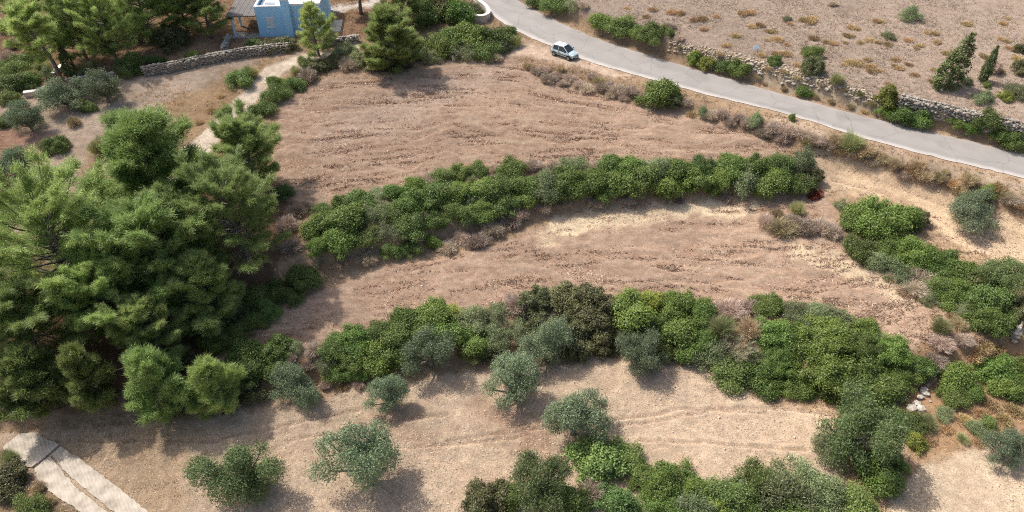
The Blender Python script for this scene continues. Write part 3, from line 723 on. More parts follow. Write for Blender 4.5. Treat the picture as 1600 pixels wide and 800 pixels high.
for s in range(3):
    lb = dome_lobes(10, 1.05, 50 + s, 0.64, 0.22, 0.40)
    proto('greygreen', [('foliage', leafy('grey_green_foliage', lb, 7000, 0.085, 0.34, M['greygreen'], 0.17, 1.0)), ('stems', stems_mesh('grey_green_stems', lb, M['greybark'], 0.035))])
for s in range(2):
    lb = dome_lobes(12, 1.0, 60 + s, 0.62, 0.26, 0.42)
    proto('yellow', [('foliage', leafy('yellow_green_foliage', lb, 8200, 0.080, 0.6, M['yellow'], 0.12)), ('stems', stems_mesh('yellow_stems', lb, M['bark']))])
for s in range(2):
    lb = dome_lobes(12, 0.9, 70 + s, 0.72, 0.26, 0.42)
    proto('fig', [('foliage', leafy('fig_foliage', lb, 9000, 0.062, 0.85, M['fig'], 0.13, 0.85, per=8)), ('stems', stems_mesh('fig_stems', lb, M['greybark'], 0.05, 8))])
for s in range(3):
    proto('dry', [('twigs', twiggy('dry_twigs', 2600, M['dry'], 0.85))])
    proto('tan', [('stalks', twiggy('tan_stalks', 2600, M['tan'], 0.95, 0.024, 0.9))])
    proto('broom', [('stalks', twiggy('broom_stalks', 2600, M['broom'], 1.15, 0.022, 1.1, (0.35, 0.8), bl=1.5))])
    proto('ochre', [('stalks', twiggy('cushion_stalks', 1100, M['ochre'], 0.70, 0.060, 0.2, (0.15, 0.3)))])
proto('rust', [('leaves', twiggy('withered_leaves', 900, M['rust'], 0.7, 0.11, 0.3, (0.2, 0.4)))])

def bare_bush(seed):
    r = random.Random(seed); mb = MB()
    def grow(p, d, L, rad, lev):
        q = p + d * L; mid = p + d * L * 0.5 + Vector((r.uniform(-1, 1), r.uniform(-1, 1), r.uniform(-1, 1))) * L * 0.08
        mb.tube([p, mid, q], [rad, rad * 0.8, rad * 0.6], 3, cap=False)
        if lev == 0: return
        for k in range(4 if lev > 1 else 3):
            nd = (d + Vector((r.uniform(-1, 1), r.uniform(-1, 1), r.uniform(-0.5, 0.9))) * 0.75).normalized()
            grow(p + d * L * r.uniform(0.5, 1.0), nd, L * r.uniform(0.5, 0.75), rad * 0.58, lev - 1)
    for k in range(7):
        a = k * 0.9 + r.random() * 0.5
        grow(Vector((0, 0, 0)), Vector((math.cos(a) * 0.75, math.sin(a) * 0.75, 0.85)).normalized(), 0.45, 0.026, 4)
    me = mb.mesh('bare_branches', M['bare'])
    a = me.attributes.new("var", 'FLOAT', 'POINT'); a.data.foreach_set("value", rng.random(len(me.vertices)).astype(np.float32))
    return me
for s in (1,): proto('bare', [('branches', bare_bush(s))])

# olive trees: two or three stems, open grey-green crown of separate masses
def olive_proto(seed, n=8, nleaf=9000, low=False, mt='olive'):
    r = random.Random(seed); lb = [(0, 0, 0.66, 0.30, 0.30, 0.26)]
    for i in range(n):
        a = i * 2.4 + r.uniform(-0.4, 0.4); q = r.uniform(0.34, 0.84); s = r.uniform(0.13, 0.30)
        z = r.uniform(0.45, 0.95) if not low else r.uniform(0.28, 0.95)
        lb.append((q * math.cos(a), q * math.sin(a), z, s, s, s * r.uniform(0.75, 1.0)))
    lb.append((r.uniform(-.2, .2), r.uniform(-.2, .2), 1.02, 0.26, 0.24, 0.22))
    mb = MB()
    mb.tube([(0, 0, -0.08), (0.02, 0.01, 0.10), (0.04, 0.0, 0.24)], [0.095, 0.075, 0.065], 8)
    for i, l in enumerate(lb[1:]):
        mb.tube([(0.03, 0, 0.18), (l[0] * 0.35, l[1] * 0.35, 0.18 + (l[2] - 0.18) * 0.5), (l[0] * 0.8, l[1] * 0.8, l[2] * 0.92), (l[0], l[1], l[2] + 0.12)], [0.048, 0.034, 0.02, 0.008], 5)
    return [('trunk', mb.mesh('olive_trunk', M['greybark'], smooth=True)),
            ('crown', leafy('olive_crown', lb, nleaf, 0.058, 0.32, M[mt], 0.13, 1.0, per=10, floor=0.12, stray=0.25))]
for s in range(3): PROTO.setdefault('olive', []).append(olive_proto(80 + s, 13 + 2 * (s % 3), 17000, s % 2 == 0))
for s in range(2): PROTO.setdefault('denseolive', []).append(olive_proto(90 + s, 17, 20000, True, 'wildolive'))

# pines: whorled limbs, tufted needles on the shoots
def pine_proto(seed, Ht, crown_r, low, shape, n_limbs, n_tufts, bend=0.0):
    """tapered trunk, upswept limbs of uneven length, long feathery shoots set with thin needles"""
    r = random.Random(seed); mb = MB()
    def tr(z):
        k = z / Ht
        return Vector((bend * k * k * Ht + 0.12 * math.sin(k * 5 + seed), 0.10 * math.sin(k * 4 + seed * 2), z))
    zs = [Ht * k / 9 for k in range(10)]
    r0 = 0.016 * Ht + 0.04
    mb.tube([tr(z) - Vector((0, 0, 0.15 if z == 0 else 0)) for z in zs], [r0 * (1 - 0.93 * z / Ht) for z in zs], 7)
    tips, dirs = [], []; limbs = []
    ph = [r.uniform(0, 6.28) for _ in range(3)]
    for i in range(n_limbs):
        k = ((i + r.random()) / n_limbs) ** 0.85; z = Ht * (low + (0.97 - low) * k)
        a = i * 2.39996 + r.uniform(-0.6, 0.6)
        if shape == 'broad': prof = math.sqrt(max(0.02, 1 - ((k - 0.38) / 0.66) ** 2))
        elif shape == 'cone': prof = (1 - k) ** 0.62 * min(1, 0.62 + 1.6 * k)
        else: prof = math.sqrt(max(0.02, 1 - ((k - 0.5) / 0.56) ** 2)) * 0.9
        side = 1 + 0.20 * math.sin(a + ph[0]) + 0.16 * math.sin(2 * a + ph[1] + 3 * k) + 0.10 * math.sin(9 * k + ph[2])
        L = crown_r * prof * side * r.uniform(0.50, 1.22) + 0.30
        el = r.uniform(0.02, 0.50) + 0.85 * k ** 2
        d = Vector((math.cos(a) * math.cos(el), math.sin(a) * math.cos(el), math.sin(el)))
        p0 = tr(z * 0.93); p1 = p0 + d * L * 0.5 + Vector((0, 0, -0.03 * L)); p2 = p0 + d * L * 0.96 + Vector((0, 0, 0.13 * L))
        limbs.append((p0, p1, p2, d, L))
        lr = 0.008 * L + 0.012
        mb.tube([p0, p1, p2], [lr * 1.5, lr, lr * 0.4], 4, cap=False)
    tot = sum(l[4] ** 1.5 for l in limbs); per = 6
    for (p0, p1, p2, d, L) in limbs:
        ns = max(4, int(n_tufts / per * L ** 1.5 / tot))
        side0 = Vector((-d.y, d.x, 0)).normalized()
        for j in range(ns):
            t_ = 1 - 0.72 * r.random() ** 1.6
            base = p0.lerp(p1, t_ * 2) if t_ < 0.5 else p1.lerp(p2, t_ * 2 - 1)
            sd = (d * r.uniform(0.4, 1.0) + side0 * r.gauss(0, 0.66) + Vector((0, 0, r.uniform(-0.15, 0.75)))).normalized()
            sl = r.uniform(0.35, 1.15) * (0.40 + 0.28 * L * (1.25 - t_))
            q = base + sd * sl + Vector((0, 0, 0.10 * sl))
            if j % 5 == 0: mb.tube([base, q], [0.014, 0.006], 3, cap=False)
            for u in range(per):
                tips.append(base.lerp(q, 0.20 + 0.80 * (u + r.random()) / per) + Vector((r.gauss(0, .06), r.gauss(0, .06), r.gauss(0, .05)))); dirs.append(sd)
        if r.random() < 0.30:                                     # bare grey twigs on the inner limb
            for j in range(5):
                b = p0.lerp(p1, r.uniform(0.3, 1)); e = b + Vector((r.gauss(0, .45), r.gauss(0, .45), r.gauss(0.05, .25)))
                mb.tube([b, e], [0.016, 0.005], 3, cap=False)
    tp = np.array([tuple(p) for p in tips]); dr = np.array([tuple(p) for p in dirs]); per_n = 13
    c = np.repeat(tp, per_n, 0); dd = np.repeat(dr, per_n, 0); n = len(c)
    c = c + rng.standard_normal((n, 3)) * 0.10
    dd = dd * 0.85 + rdir(n) * 0.80 + np.array([0, 0, 0.22]); dd /= np.linalg.norm(dd, axis=1)[:, None]
    v, f = blades(c, dd, rdir(n) * 0.7 + np.array([-0.25, 0.1, 0.9]), rng.uniform(0.16, 0.38, n), rng.uniform(0.022, 0.042, n), quad=False)
    tv = np.repeat(rng.random(len(tp) // per + 1), per)[:len(tp)]; var = np.repeat(np.clip(0.35 * np.repeat(tv, per_n) + 0.25 * np.repeat(rng.random(len(tp)), per_n) + 0.40 * rng.random(n), 0, 1), 3)
    return [('trunk', mb.mesh('pine_trunk', M['bark'], smooth=True)), ('crown', mesh_np('pine_crown', v, f, M['pine'], {"var": var}))]
# (prototype, height, crown radius)
PINE = {}
def add_pine(kind, seed, Ht, cr, *a, **k): PINE.setdefault(kind, []).append((pine_proto(seed, Ht, cr, *a, **k), Ht, cr))
add_pine('broad', 1, 10.5, 4.6, 0.16, 'broad', 92, 12500, bend=0.05)
add_pine('broad', 2, 11, 4.3, 0.12, 'broad', 96, 12000, bend=-0.03)
add_pine('cone', 3, 9.5, 3.2, 0.07, 'cone', 88, 10500)
add_pine('cone', 4, 9, 3.1, 0.06, 'round', 84, 9500, bend=0.02)
add_pine('young', 5, 5.2, 1.9, 0.02, 'cone', 60, 5000)
add_pine('airy', 8, 8, 2.7, 0.10, 'cone', 60, 3600)
add_pine('thin', 7, 9, 2.0, 0.30, 'round', 46, 4000, bend=-0.12)

def cypress_proto(seed, lean):
    lb = []; r = random.Random(seed)
    for k in range(15):
        q = k / 14; w = 0.34 * math.sin(math.pi * min(1, 0.20 + q * 0.78)) ** 0.7 * (1 - 0.40 * q) + 0.03
        lb.append((lean * q ** 1.4 + r.uniform(-.04, .04), r.uniform(-.05, .05), 0.10 + 1.82 * q, w, w, 0.20))
    if seed == 1:                                                 # a second, lower leader on the left
        for k in range(9):
            q = k / 8; w = 0.24 * math.sin(math.pi * min(1, 0.22 + q * 0.76)) ** 0.7 * (1 - 0.3 * q) + 0.03
            lb.append((-0.26 + r.uniform(-.03, .03), -0.08, 0.10 + 1.10 * q, w, w, 0.18))
    mb = MB(); mb.tube([(0, 0, -0.05), (lean * 0.3, 0, 0.8), (lean, 0, 1.9)], [0.05, 0.035, 0.01], 6)
    return [('trunk', mb.mesh('cypress_trunk', M['bark'])), ('crown', leafy('cypress_crown', lb, 6000, 0.070, 0.5, M['cypress'], 0.07, 0.7, floor=0.03))]
PROTO['cypress'] = [cypress_proto(1, 0.10), cypress_proto(2, 0.04)]

# ------------------------------------------------------------------ placing plants
def put(parts, name, loc, sc, rz, label, cat, group=None, tint=(1, 1, 1)):
    e = empty(name, loc, rz); e.scale = sc
    for pn, me in parts:
        link(pn, me, e).color = (*tint, 1)
    return tag(e, label, cat, group)

HUP = {'lentisk': 1.0, 'biglentisk': 0.85, 'green': 1.05, 'dark': 1.0, 'greygreen': 1.05, 'yellow': 1.0, 'fig': 0.9, 'dry': 0.85, 'tan': 0.95,
       'broom': 1.15, 'ochre': 0.7, 'rust': 0.7, 'bare': 1.1, 'olive': 1.15, 'denseolive': 1.15}
NAME = {'lentisk': 'lentisk_bush', 'biglentisk': 'lentisk_bush', 'green': 'green_bush', 'dark': 'oak_bush', 'greygreen': 'grey_green_bush', 'yellow': 'yellow_green_bush',
        'fig': 'fig_tree', 'dry': 'dry_shrub', 'tan': 'dry_broom', 'broom': 'broom_bush', 'ochre': 'cushion_shrub', 'rust': 'withered_bush', 'bare': 'leafless_bush',
        'olive': 'olive_tree', 'denseolive': 'olive_tree'}
CAT = {'dry': 'shrub', 'tan': 'shrub', 'broom': 'shrub', 'ochre': 'shrub', 'olive': 'olive tree', 'denseolive': 'olive tree', 'fig': 'fig tree'}
cnt = {}
def bush(px, py, rpx, kind, label, group=None, tall=1.0, rz=None):
    """px, py = middle of the crown in the photograph, rpx = its half width there"""
    key = kind
    g0 = P(px, py); r = rpx / scale_at(g0)
    vh = HUP[kind] * 0.93 * r * tall
    p = P(px, py, vh * 0.42)
    r = rpx / scale_at(p)
    i = cnt.get(key, 0); cnt[key] = i + 1
    parts = PROTO[key][i % len(PROTO[key])]
    s = r * 0.98
    a = rz if rz is not None else random.uniform(0, 6.283)
    return put(parts, NAME[kind], (p.x, p.y, p.z - 0.04), (s * random.uniform(0.92, 1.22), s * random.uniform(0.85, 1.10), s * tall * random.uniform(0.88, 1.15)), a, label, CAT.get(kind, 'bush'), group)

def pine(px, py, kind, h, r, label, i=0, rz=0.0, base=False, group='pine trees', mid=0.55, tint=(1, 1, 1)):
    (parts, Ht, cr) = PINE[kind][i % len(PINE[kind])]
    p = P(px, py) if base else P(px, py, h * mid)
    return put(parts, 'pine_tree', (p.x, p.y, p.z - 0.05), (r / cr, r / cr, h / Ht), rz, label, 'pine tree', group, tint)

# --- the big pine wood on the left
pine(85, 400, 'broad', 11.5, 6.6, "largest broad pine at the left edge with bare grey limbs showing", 0, 0.4)
pine(240, 275, 'cone', 13.2, 6.0, "tall yellow-green pine at the back of the wood beside the earth track", 0, 1.0, tint=(1.05, 1.22, 1.1))
pine(388, 245, 'cone', 7.5, 3.4, "rounded pine between the earth track and the upper field's left corner", 1, 2.2)
pine(368, 345, 'broad', 9.0, 4.5, "broad dense pine overhanging the lower left corner of the upper field", 1, 0.9)
pine(255, 400, 'cone', 10.5, 4.6, "slender-topped pine in the middle of the wood", 1, 4.0)
pine(30, 500, 'broad', 6.8, 4.2, "dark low-branched pine under the largest broad pine", 1, 3.0)
pine(165, 468, 'broad', 8.0, 3.8, "shaded pine behind the second young pine", 0, 5.1)
pine(320, 450, 'cone', 8.0, 3.4, "dark pine at the middle field's left tip", 0, 2.9)
pine(240, 520, 'cone', 6.5, 2.6, "dark pine just behind the tallest young pine", 1, 3.3)
pine(50, 590, 'young', 6.2, 2.2, "yellow-green young pine at the left end of the row above the concrete track", 0, 0.3, group='young pines along the field edge')
pine(132, 588, 'young', 6.6, 1.7, "second young pine from the left along the olive field edge", 1, 1.3, group='young pines along the field edge')
pine(236, 598, 'young', 7.0, 2.2, "tallest young pine, third from the left along the olive field edge", 0, 2.3, group='young pines along the field edge')
pine(328, 606, 'young', 5.8, 1.8, "rightmost young pine along the olive field edge", 1, 3.3, group='young pines along the field edge')
# --- pines of the garden round the house
pine(66, 62, 'thin', 9.0, 3.0, "thin leaning pine with a bare trunk behind the white gate wall", 0, 0.0)
pine(112, 38, 'airy', 9.5, 3.8, "pine standing right of the thin leaning pine", 1, 1.7)
pine(165, 42, 'broad', 8.5, 3.8, "pine over the middle of the garden left of the house", 0, 2.7)
pine(215, 8, 'broad', 9.0, 4.4, "pine at the top edge above the grey-green garden bushes", 1, 3.7)
pine(275, -8, 'broad', 9.0, 4.0, "pine at the top edge between garden bushes and porch pine", 0, 5.7)
pine(318, 8, 'airy', 8.0, 3.5, "bright pine overhanging the porch roof of the blue house", 0, 4.7)
pine(130, -15, 'cone', 10, 4.0, "pine cut by the top edge, left part of the garden", 0, 0.7)
pine(30, -12, 'broad', 8, 3.6, "pine cut by the top left corner", 1, 2.0)
pine(489, 42, 'airy', 7.0, 2.7, "bright pine standing in front of the blue house", 1, 0.2)
pine(604, 55, 'cone', 8.6, 3.9, "large bushy pine at the top edge of the upper field", 0, 5.2)
pine(560, -28, 'thin', 8.0, 3.0, "pine with a bare trunk standing beside the white path", 0, 2.4)
pine(628, 0, 'airy', 7.5, 3.4, "pine behind the large bushy one beside the path", 1, 4.2)

# --- olive trees
OL = [(378, 745, 68, 'denseolive', "dense dark green olive tree nearest the concrete track", 1.0), (569, 722, 72, 'olive', "large spreading olive tree at the front of the field", 1.05),
      (607, 621, 38, 'olive', "small round olive tree behind the large spreading one", 1.15), (463, 606, 42, 'olive', "olive tree at the left edge of the field beside the dry bank", 1.0),
      (672, 552, 44, 'olive', "olive tree tucked against the hedge left of the paired olives", 1.1), (803, 603, 52, 'olive', "grey olive tree in the middle of the field", 1.1),
      (850, 545, 50, 'olive', "olive tree touching the dark oak bushes of the hedge", 0.95), (1003, 560, 42, 'olive', "right-hand olive tree against the hedge with its shadow on bare straw", 1.05),
      (898, 655, 66, 'olive', "broad grey olive tree just above the fig tree", 0.95), (1518, 331, 49, 'olive', "lone olive tree on the pale field below the road", 0.72),
      (45, 190, 33, 'olive', "olive tree on red soil at the left edge, above the round bush", 0.95), (35, 273, 37, 'olive', "grey olive tree at the left edge behind the big pine", 1.0),
      (100, 150, 38, 'olive', "left one of the two olives beside the white gate wall", 0.95), (165, 143, 35, 'olive', "right one of the two olives beside the white gate wall", 0.95),
      (1572, 706, 36, 'olive', "low bushy olive at the right edge on the pale stony field", 0.9), (842, 772, 56, 'denseolive', "round olive at the bottom edge left of the fig tree", 1.1),
      (1340, 682, 62, 'denseolive', "big grey-green olive tree at the right end of the bottom hedge", 1.15), (1572, 445, 42, 'denseolive', "grey olive tree at the right edge over the right-hand hedge", 1.0)]
for px, py, r, k, lab, tl in OL: bush(px, py, r, k, lab, 'olive trees', tl * 1.22)

bush(8, 752, 34, 'dark', "dark bush in the bottom left corner beside the concrete track")
bush(48, 796, 30, 'green', "low green bush at the bottom edge left of the concrete track")

# --- hedges: rows of bushes, counted from the left
ORD = "first second third fourth fifth sixth seventh eighth ninth tenth eleventh twelfth thirteenth fourteenth fifteenth sixteenth seventeenth eighteenth nineteenth twentieth".split()
ORD += ["twenty-" + w for w in ORD[:9]] + ["thirtieth"] + ["thirty-" + w for w in ORD[:9]] + ["fortieth"] + ["forty-" + w for w in ORD[:9]]
LOOK = {'lentisk': 'bright green rounded bush', 'biglentisk': 'broad bright green bush', 'green': 'mid green bush', 'dark': 'dark olive-brown bush', 'greygreen': 'grey-green loose bush',
        'yellow': 'yellow-green bush', 'dry': 'grey dry twiggy shrub', 'tan': 'tan dry broom', 'broom': 'pale feathery broom', 'ochre': 'ochre cushion shrub', 'bare': 'pale leafless bush', 'fig': 'fig bush'}
def row(items, where, group, tight=1.0):
    items = sorted(items)
    for i, it in enumerate(items):
        px, py, r, k = it[:4]
        r = r * random.uniform(0.85, 1.22) * tight if k not in ('ochre', 'dry', 'tan') else r * random.uniform(0.9, 1.2)
        bush(px, py, r, k, f"{LOOK[k]}, {ORD[i]} from left in {where}", group, it[4] if len(it) > 4 else 1.0)

H2 = 'hedge between brown fields'
G2 = 'bushes of the hedge between the brown fields'
row([(505, 330, 22, 'green'), (532, 318, 20, 'lentisk'), (560, 312, 22, 'lentisk'), (590, 305, 18, 'greygreen'), (615, 300, 22, 'lentisk'), (645, 290, 22, 'lentisk'), (668, 282, 16, 'dry'),
     (690, 278, 20, 'green'), (715, 268, 20, 'lentisk'), (745, 264, 22, 'green'), (772, 262, 16, 'dry'), (800, 262, 22, 'green'), (832, 258, 18, 'dry'), (865, 262, 20, 'dry'), (895, 258, 18, 'greygreen'),
     (925, 262, 18, 'dry'), (950, 258, 22, 'green'), (985, 262, 24, 'lentisk'), (1025, 264, 22, 'greygreen'), (1060, 262, 24, 'lentisk'), (1100, 260, 24, 'green'), (1140, 256, 24, 'lentisk'),
     (1180, 256, 24, 'lentisk'), (1215, 258, 20, 'green'), (1255, 250, 26, 'greygreen', 1.3)], f"back row, {H2}", G2, 1.05)
row([(500, 352, 26, 'lentisk'), (540, 345, 28, 'lentisk'), (580, 335, 24, 'greygreen'), (612, 328, 24, 'lentisk'), (645, 318, 26, 'lentisk'), (680, 310, 26, 'green'), (715, 302, 26, 'lentisk'),
     (752, 296, 26, 'lentisk'), (790, 292, 24, 'green'), (822, 290, 24, 'lentisk'), (858, 288, 26, 'greygreen'), (872, 294, 24, 'green'), (846, 304, 20, 'lentisk'), (892, 284, 24, 'lentisk'), (930, 284, 26, 'lentisk'), (968, 284, 28, 'lentisk'),
     (1005, 285, 24, 'green'), (1045, 285, 26, 'lentisk'), (1085, 282, 28, 'lentisk'), (1125, 280, 26, 'lentisk'), (1165, 280, 26, 'greygreen'), (1205, 280, 26, 'lentisk'), (1245, 282, 26, 'green'), (1270, 278, 18, 'dark')],
    f"middle row, {H2}", G2, 1.1)
row([(402, 468, 26, 'green'), (432, 452, 32, 'lentisk'), (470, 430, 34, 'lentisk'), (455, 462, 22, 'green'), (498, 385, 24, 'lentisk'), (505, 415, 22, 'bare'), (535, 378, 28, 'lentisk'), (570, 370, 26, 'green'), (605, 362, 28, 'greygreen'),
     (642, 352, 28, 'green'), (680, 345, 26, 'lentisk'), (715, 335, 26, 'green'), (750, 328, 26, 'lentisk'), (785, 318, 24, 'green'), (820, 312, 24, 'lentisk'), (905, 298, 20, 'green'),
     (945, 296, 20, 'lentisk'), (985, 296, 17, 'dark'), (1035, 295, 17, 'green'), (1075, 293, 17, 'green'), (1115, 293, 17, 'lentisk'), (1160, 291, 17, 'greygreen'), (1200, 291, 17, 'green'), (1236, 290, 17, 'lentisk')],
    f"front row, {H2}", G2, 0.96)
row([(538, 408, 18, 'dry'), (575, 400, 18, 'dry'), (612, 392, 16, 'green'), (640, 385, 18, 'green'), (676, 378, 20, 'lentisk'), (700, 386, 18, 'dry'), (722, 370, 20, 'dry'), (745, 376, 22, 'dry'), (770, 358, 24, 'dry'),
     (795, 345, 22, 'dry'), (812, 330, 20, 'dry'), (848, 320, 18, 'dry'), (880, 316, 16, 'dry'), (930, 318, 14, 'dry'), (980, 314, 14, 'dry'), (1060, 312, 10, 'dry'), (1135, 310, 10, 'dry')],
    f"dry fringe, {H2}", G2)
row([(545, 332, 12, 'dry'), (572, 352, 13, 'broom'), (598, 318, 12, 'dry'), (628, 342, 13, 'greygreen'), (655, 336, 12, 'dry'), (666, 300, 12, 'dry'), (698, 325, 13, 'dark'), (708, 290, 11, 'dry'), (735, 312, 13, 'greygreen'), (738, 284, 11, 'broom'), (768, 306, 12, 'dry'),
     (775, 280, 12, 'greygreen'), (806, 300, 12, 'dark'), (812, 275, 12, 'dry'), (840, 302, 13, 'dry'), (846, 276, 12, 'green'), (876, 272, 12, 'dry'), (912, 294, 12, 'dry'), (910, 270, 12, 'dark'), (945, 274, 11, 'dry'), (1005, 268, 11, 'dry'), (1022, 296, 11, 'tan'), (1066, 290, 11, 'greygreen'), (1105, 292, 11, 'dry'), (1145, 268, 11, 'dark'), (1190, 292, 11, 'dry'), (1225, 270, 11, 'dark')],
    f"between the rows, {H2}", G2)
row([(448, 350, 22, 'dry'), (462, 330, 18, 'dry'), (480, 322, 14, 'dry'), (440, 300, 16, 'green'), (455, 385, 20, 'dry')], "gap between pines and upper hedge", 'dry shrubs beside the pines')

H1 = 'hedge above the olives'
G1 = 'bushes of the hedge above the olive field'
row([(378, 552, 34, 'lentisk'), (425, 548, 30, 'lentisk'), (462, 540, 14, 'greygreen'), (490, 545, 16, 'dry'), (520, 542, 22, 'green'), (555, 530, 26, 'lentisk'), (592, 520, 26, 'green'), (632, 502, 30, 'lentisk'), (672, 492, 28, 'lentisk'),
     (705, 490, 24, 'yellow'), (740, 496, 28, 'greygreen'), (775, 488, 26, 'greygreen'), (808, 476, 22, 'dry'), (838, 468, 30, 'dark'), (885, 468, 38, 'dark'), (932, 472, 38, 'dark'), (985, 480, 34, 'lentisk'),
     (1020, 472, 28, 'yellow'), (1058, 478, 32, 'lentisk'), (1098, 486, 28, 'lentisk'), (1140, 482, 26, 'dry'), (1170, 478, 20, 'dry'), (1200, 474, 24, 'lentisk'), (1238, 486, 26, 'greygreen'), (1275, 490, 26, 'greygreen'),
     (1310, 494, 24, 'greygreen'), (1345, 512, 28, 'lentisk')], f"back row, {H1}", G1)
row([(390, 580, 28, 'green'), (430, 572, 22, 'green'), (512, 562, 20, 'greygreen'), (545, 562, 26, 'green'), (585, 552, 28, 'lentisk'), (622, 540, 30, 'green'), (660, 525, 28, 'lentisk'), (700, 522, 28, 'lentisk'),
     (738, 528, 28, 'lentisk'), (775, 522, 26, 'greygreen'), (812, 512, 26, 'greygreen'), (848, 505, 34, 'dark'), (895, 508, 38, 'dark'), (940, 512, 36, 'dark'), (985, 515, 28, 'greygreen'), (1020, 512, 30, 'lentisk'),
     (1062, 516, 32, 'lentisk'), (1100, 522, 28, 'lentisk'), (1128, 512, 26, 'broom'), (1150, 545, 46, 'bare'), (1172, 515, 26, 'tan'), (1205, 520, 34, 'lentisk'), (1245, 528, 34, 'biglentisk'), (1295, 528, 36, 'biglentisk'), (1345, 542, 36, 'biglentisk'), (1390, 545, 34, 'biglentisk')],
    f"middle row, {H1}", G1)
row([(520, 582, 20, 'green'), (560, 580, 24, 'lentisk'), (600, 572, 24, 'green'), (740, 548, 22, 'green'), (770, 548, 20, 'dark'), (905, 540, 30, 'dark'), (945, 542, 28, 'dark'), (1035, 545, 26, 'green'), (1075, 545, 30, 'lentisk'),
     (1110, 552, 26, 'greygreen'), (1132, 556, 26, 'bare'), (1145, 578, 30, 'green'), (1178, 556, 28, 'bare'), (1185, 588, 30, 'lentisk'), (1215, 560, 36, 'biglentisk'), (1245, 602, 34, 'biglentisk'), (1290, 575, 44, 'biglentisk'), (1320, 610, 30, 'lentisk'), (1350, 582, 42, 'biglentisk'),
     (1378, 608, 28, 'green'), (1405, 580, 36, 'biglentisk'), (1432, 570, 24, 'lentisk')], f"front row, {H1}", G1)
row([(540, 548, 13, 'dry'), (578, 532, 13, 'greygreen'), (605, 545, 12, 'dry'), (650, 512, 13, 'dark'), (690, 508, 13, 'broom'), (722, 512, 14, 'dry'), (752, 512, 14, 'bare'), (790, 505, 16, 'bare'), (808, 530, 14, 'dry'), (985, 498, 14, 'dry'), (1005, 495, 13, 'greygreen'), (1038, 498, 13, 'dark'), (1085, 505, 13, 'dry'), (1120, 500, 15, 'dry'),
     (1188, 500, 15, 'dry'), (1225, 505, 14, 'tan'), (1258, 510, 13, 'greygreen'), (1300, 545, 16, 'bare'), (1325, 530, 12, 'dark'), (1360, 560, 13, 'greygreen'), (1265, 585, 12, 'dark'), (1225, 590, 13, 'dark')],
    f"between the rows, {H1}", G1)
row([(455, 560, 14, 'dry'), (480, 570, 16, 'dry'), (508, 600, 14, 'dry'), (535, 602, 12, 'ochre'), (560, 600, 12, 'dry')], "bank right of young pines", 'dry shrubs on the bank by the young pines')

# --- hedge on the right
GR = 'bushes of the hedge on the right'
row([(1332, 345, 26, 'lentisk'), (1372, 342, 58, 'biglentisk', 0.9), (1425, 342, 28, 'dark'), (1318, 322, 14, 'greygreen'), (1345, 392, 28, 'green'), (1392, 392, 38, 'biglentisk'), (1372, 408, 26, 'greygreen'), (1432, 402, 36, 'biglentisk'),
     (1408, 422, 26, 'greygreen'), (1440, 432, 28, 'dry'), (1470, 415, 36, 'biglentisk'), (1500, 428, 34, 'lentisk'), (1465, 448, 28, 'green'), (1498, 455, 30, 'biglentisk'), (1530, 440, 34, 'dark'),
     (1432, 452, 22, 'dry'), (1545, 475, 32, 'green'), (1535, 500, 28, 'lentisk'), (1560, 505, 26, 'lentisk'), (1590, 480, 28, 'dark'), (1508, 482, 20, 'greygreen'), (1355, 412, 14, 'broom'), (1385, 412, 14, 'dry'), (1396, 432, 14, 'dry'), (1420, 448, 14, 'tan'), (1418, 404, 14, 'dry'), (1455, 468, 16, 'greygreen'), (1448, 415, 13, 'greygreen'), (1478, 470, 14, 'dry'), (1400, 362, 14, 'bare')], 'the hedge sloping down the right side', GR)
row([(1200, 348, 22, 'dry'), (1222, 355, 26, 'tan'), (1245, 350, 22, 'dry'), (1262, 356, 22, 'dry'), (1246, 328, 20, 'broom'), (1285, 355, 22, 'dry'), (1300, 362, 18, 'dry'), (1215, 335, 16, 'tan')], 'clump left of right-hand hedge', 'dry clump beside the right-hand hedge')
bush(1274, 303, 16, 'rust', "small withered red bush at the right end of the upper hedge")
row([(1495, 592, 28, 'lentisk'), (1492, 620, 22, 'green'), (1518, 612, 18, 'lentisk'), (1560, 580, 30, 'lentisk'), (1590, 578, 30, 'biglentisk'), (1572, 606, 26, 'lentisk'), (1598, 608, 24, 'green'), (1472, 535, 24, 'dry'), (1470, 512, 20, 'broom'),
     (1505, 530, 22, 'dry'), (1500, 505, 16, 'tan'), (1462, 560, 18, 'dry'), (1448, 590, 16, 'dry'), (1475, 645, 20, 'greygreen'), (1450, 660, 20, 'broom'), (1525, 668, 14, 'greygreen'), (1505, 685, 14, 'broom'), (1425, 660, 22, 'green'),
     (1400, 625, 22, 'bare'), (1545, 660, 14, 'green'), (1430, 690, 18, 'yellow')], 'the scrub round the stony gully', 'scrub round the gully')
row([(1540, 540, 16, 'ochre'), (1562, 545, 14, 'ochre'), (1525, 555, 16, 'ochre'), (1550, 632, 16, 'ochre'), (1535, 645, 14, 'ochre'), (1585, 640, 16, 'ochre'), (1510, 655, 14, 'ochre'), (1480, 670, 12, 'ochre'), (1455, 690, 12, 'ochre'), (1530, 690, 12, 'ochre'),
     (1440, 465, 12, 'ochre'), (1415, 455, 12, 'ochre'), (1390, 435, 12, 'ochre'), (1360, 415, 10, 'ochre'), (1590, 520, 14, 'ochre'), (1490, 495, 12, 'ochre'), (1570, 655, 14, 'ochre')], 'the orange-brown scrub on the right', 'ochre shrubs on the right')

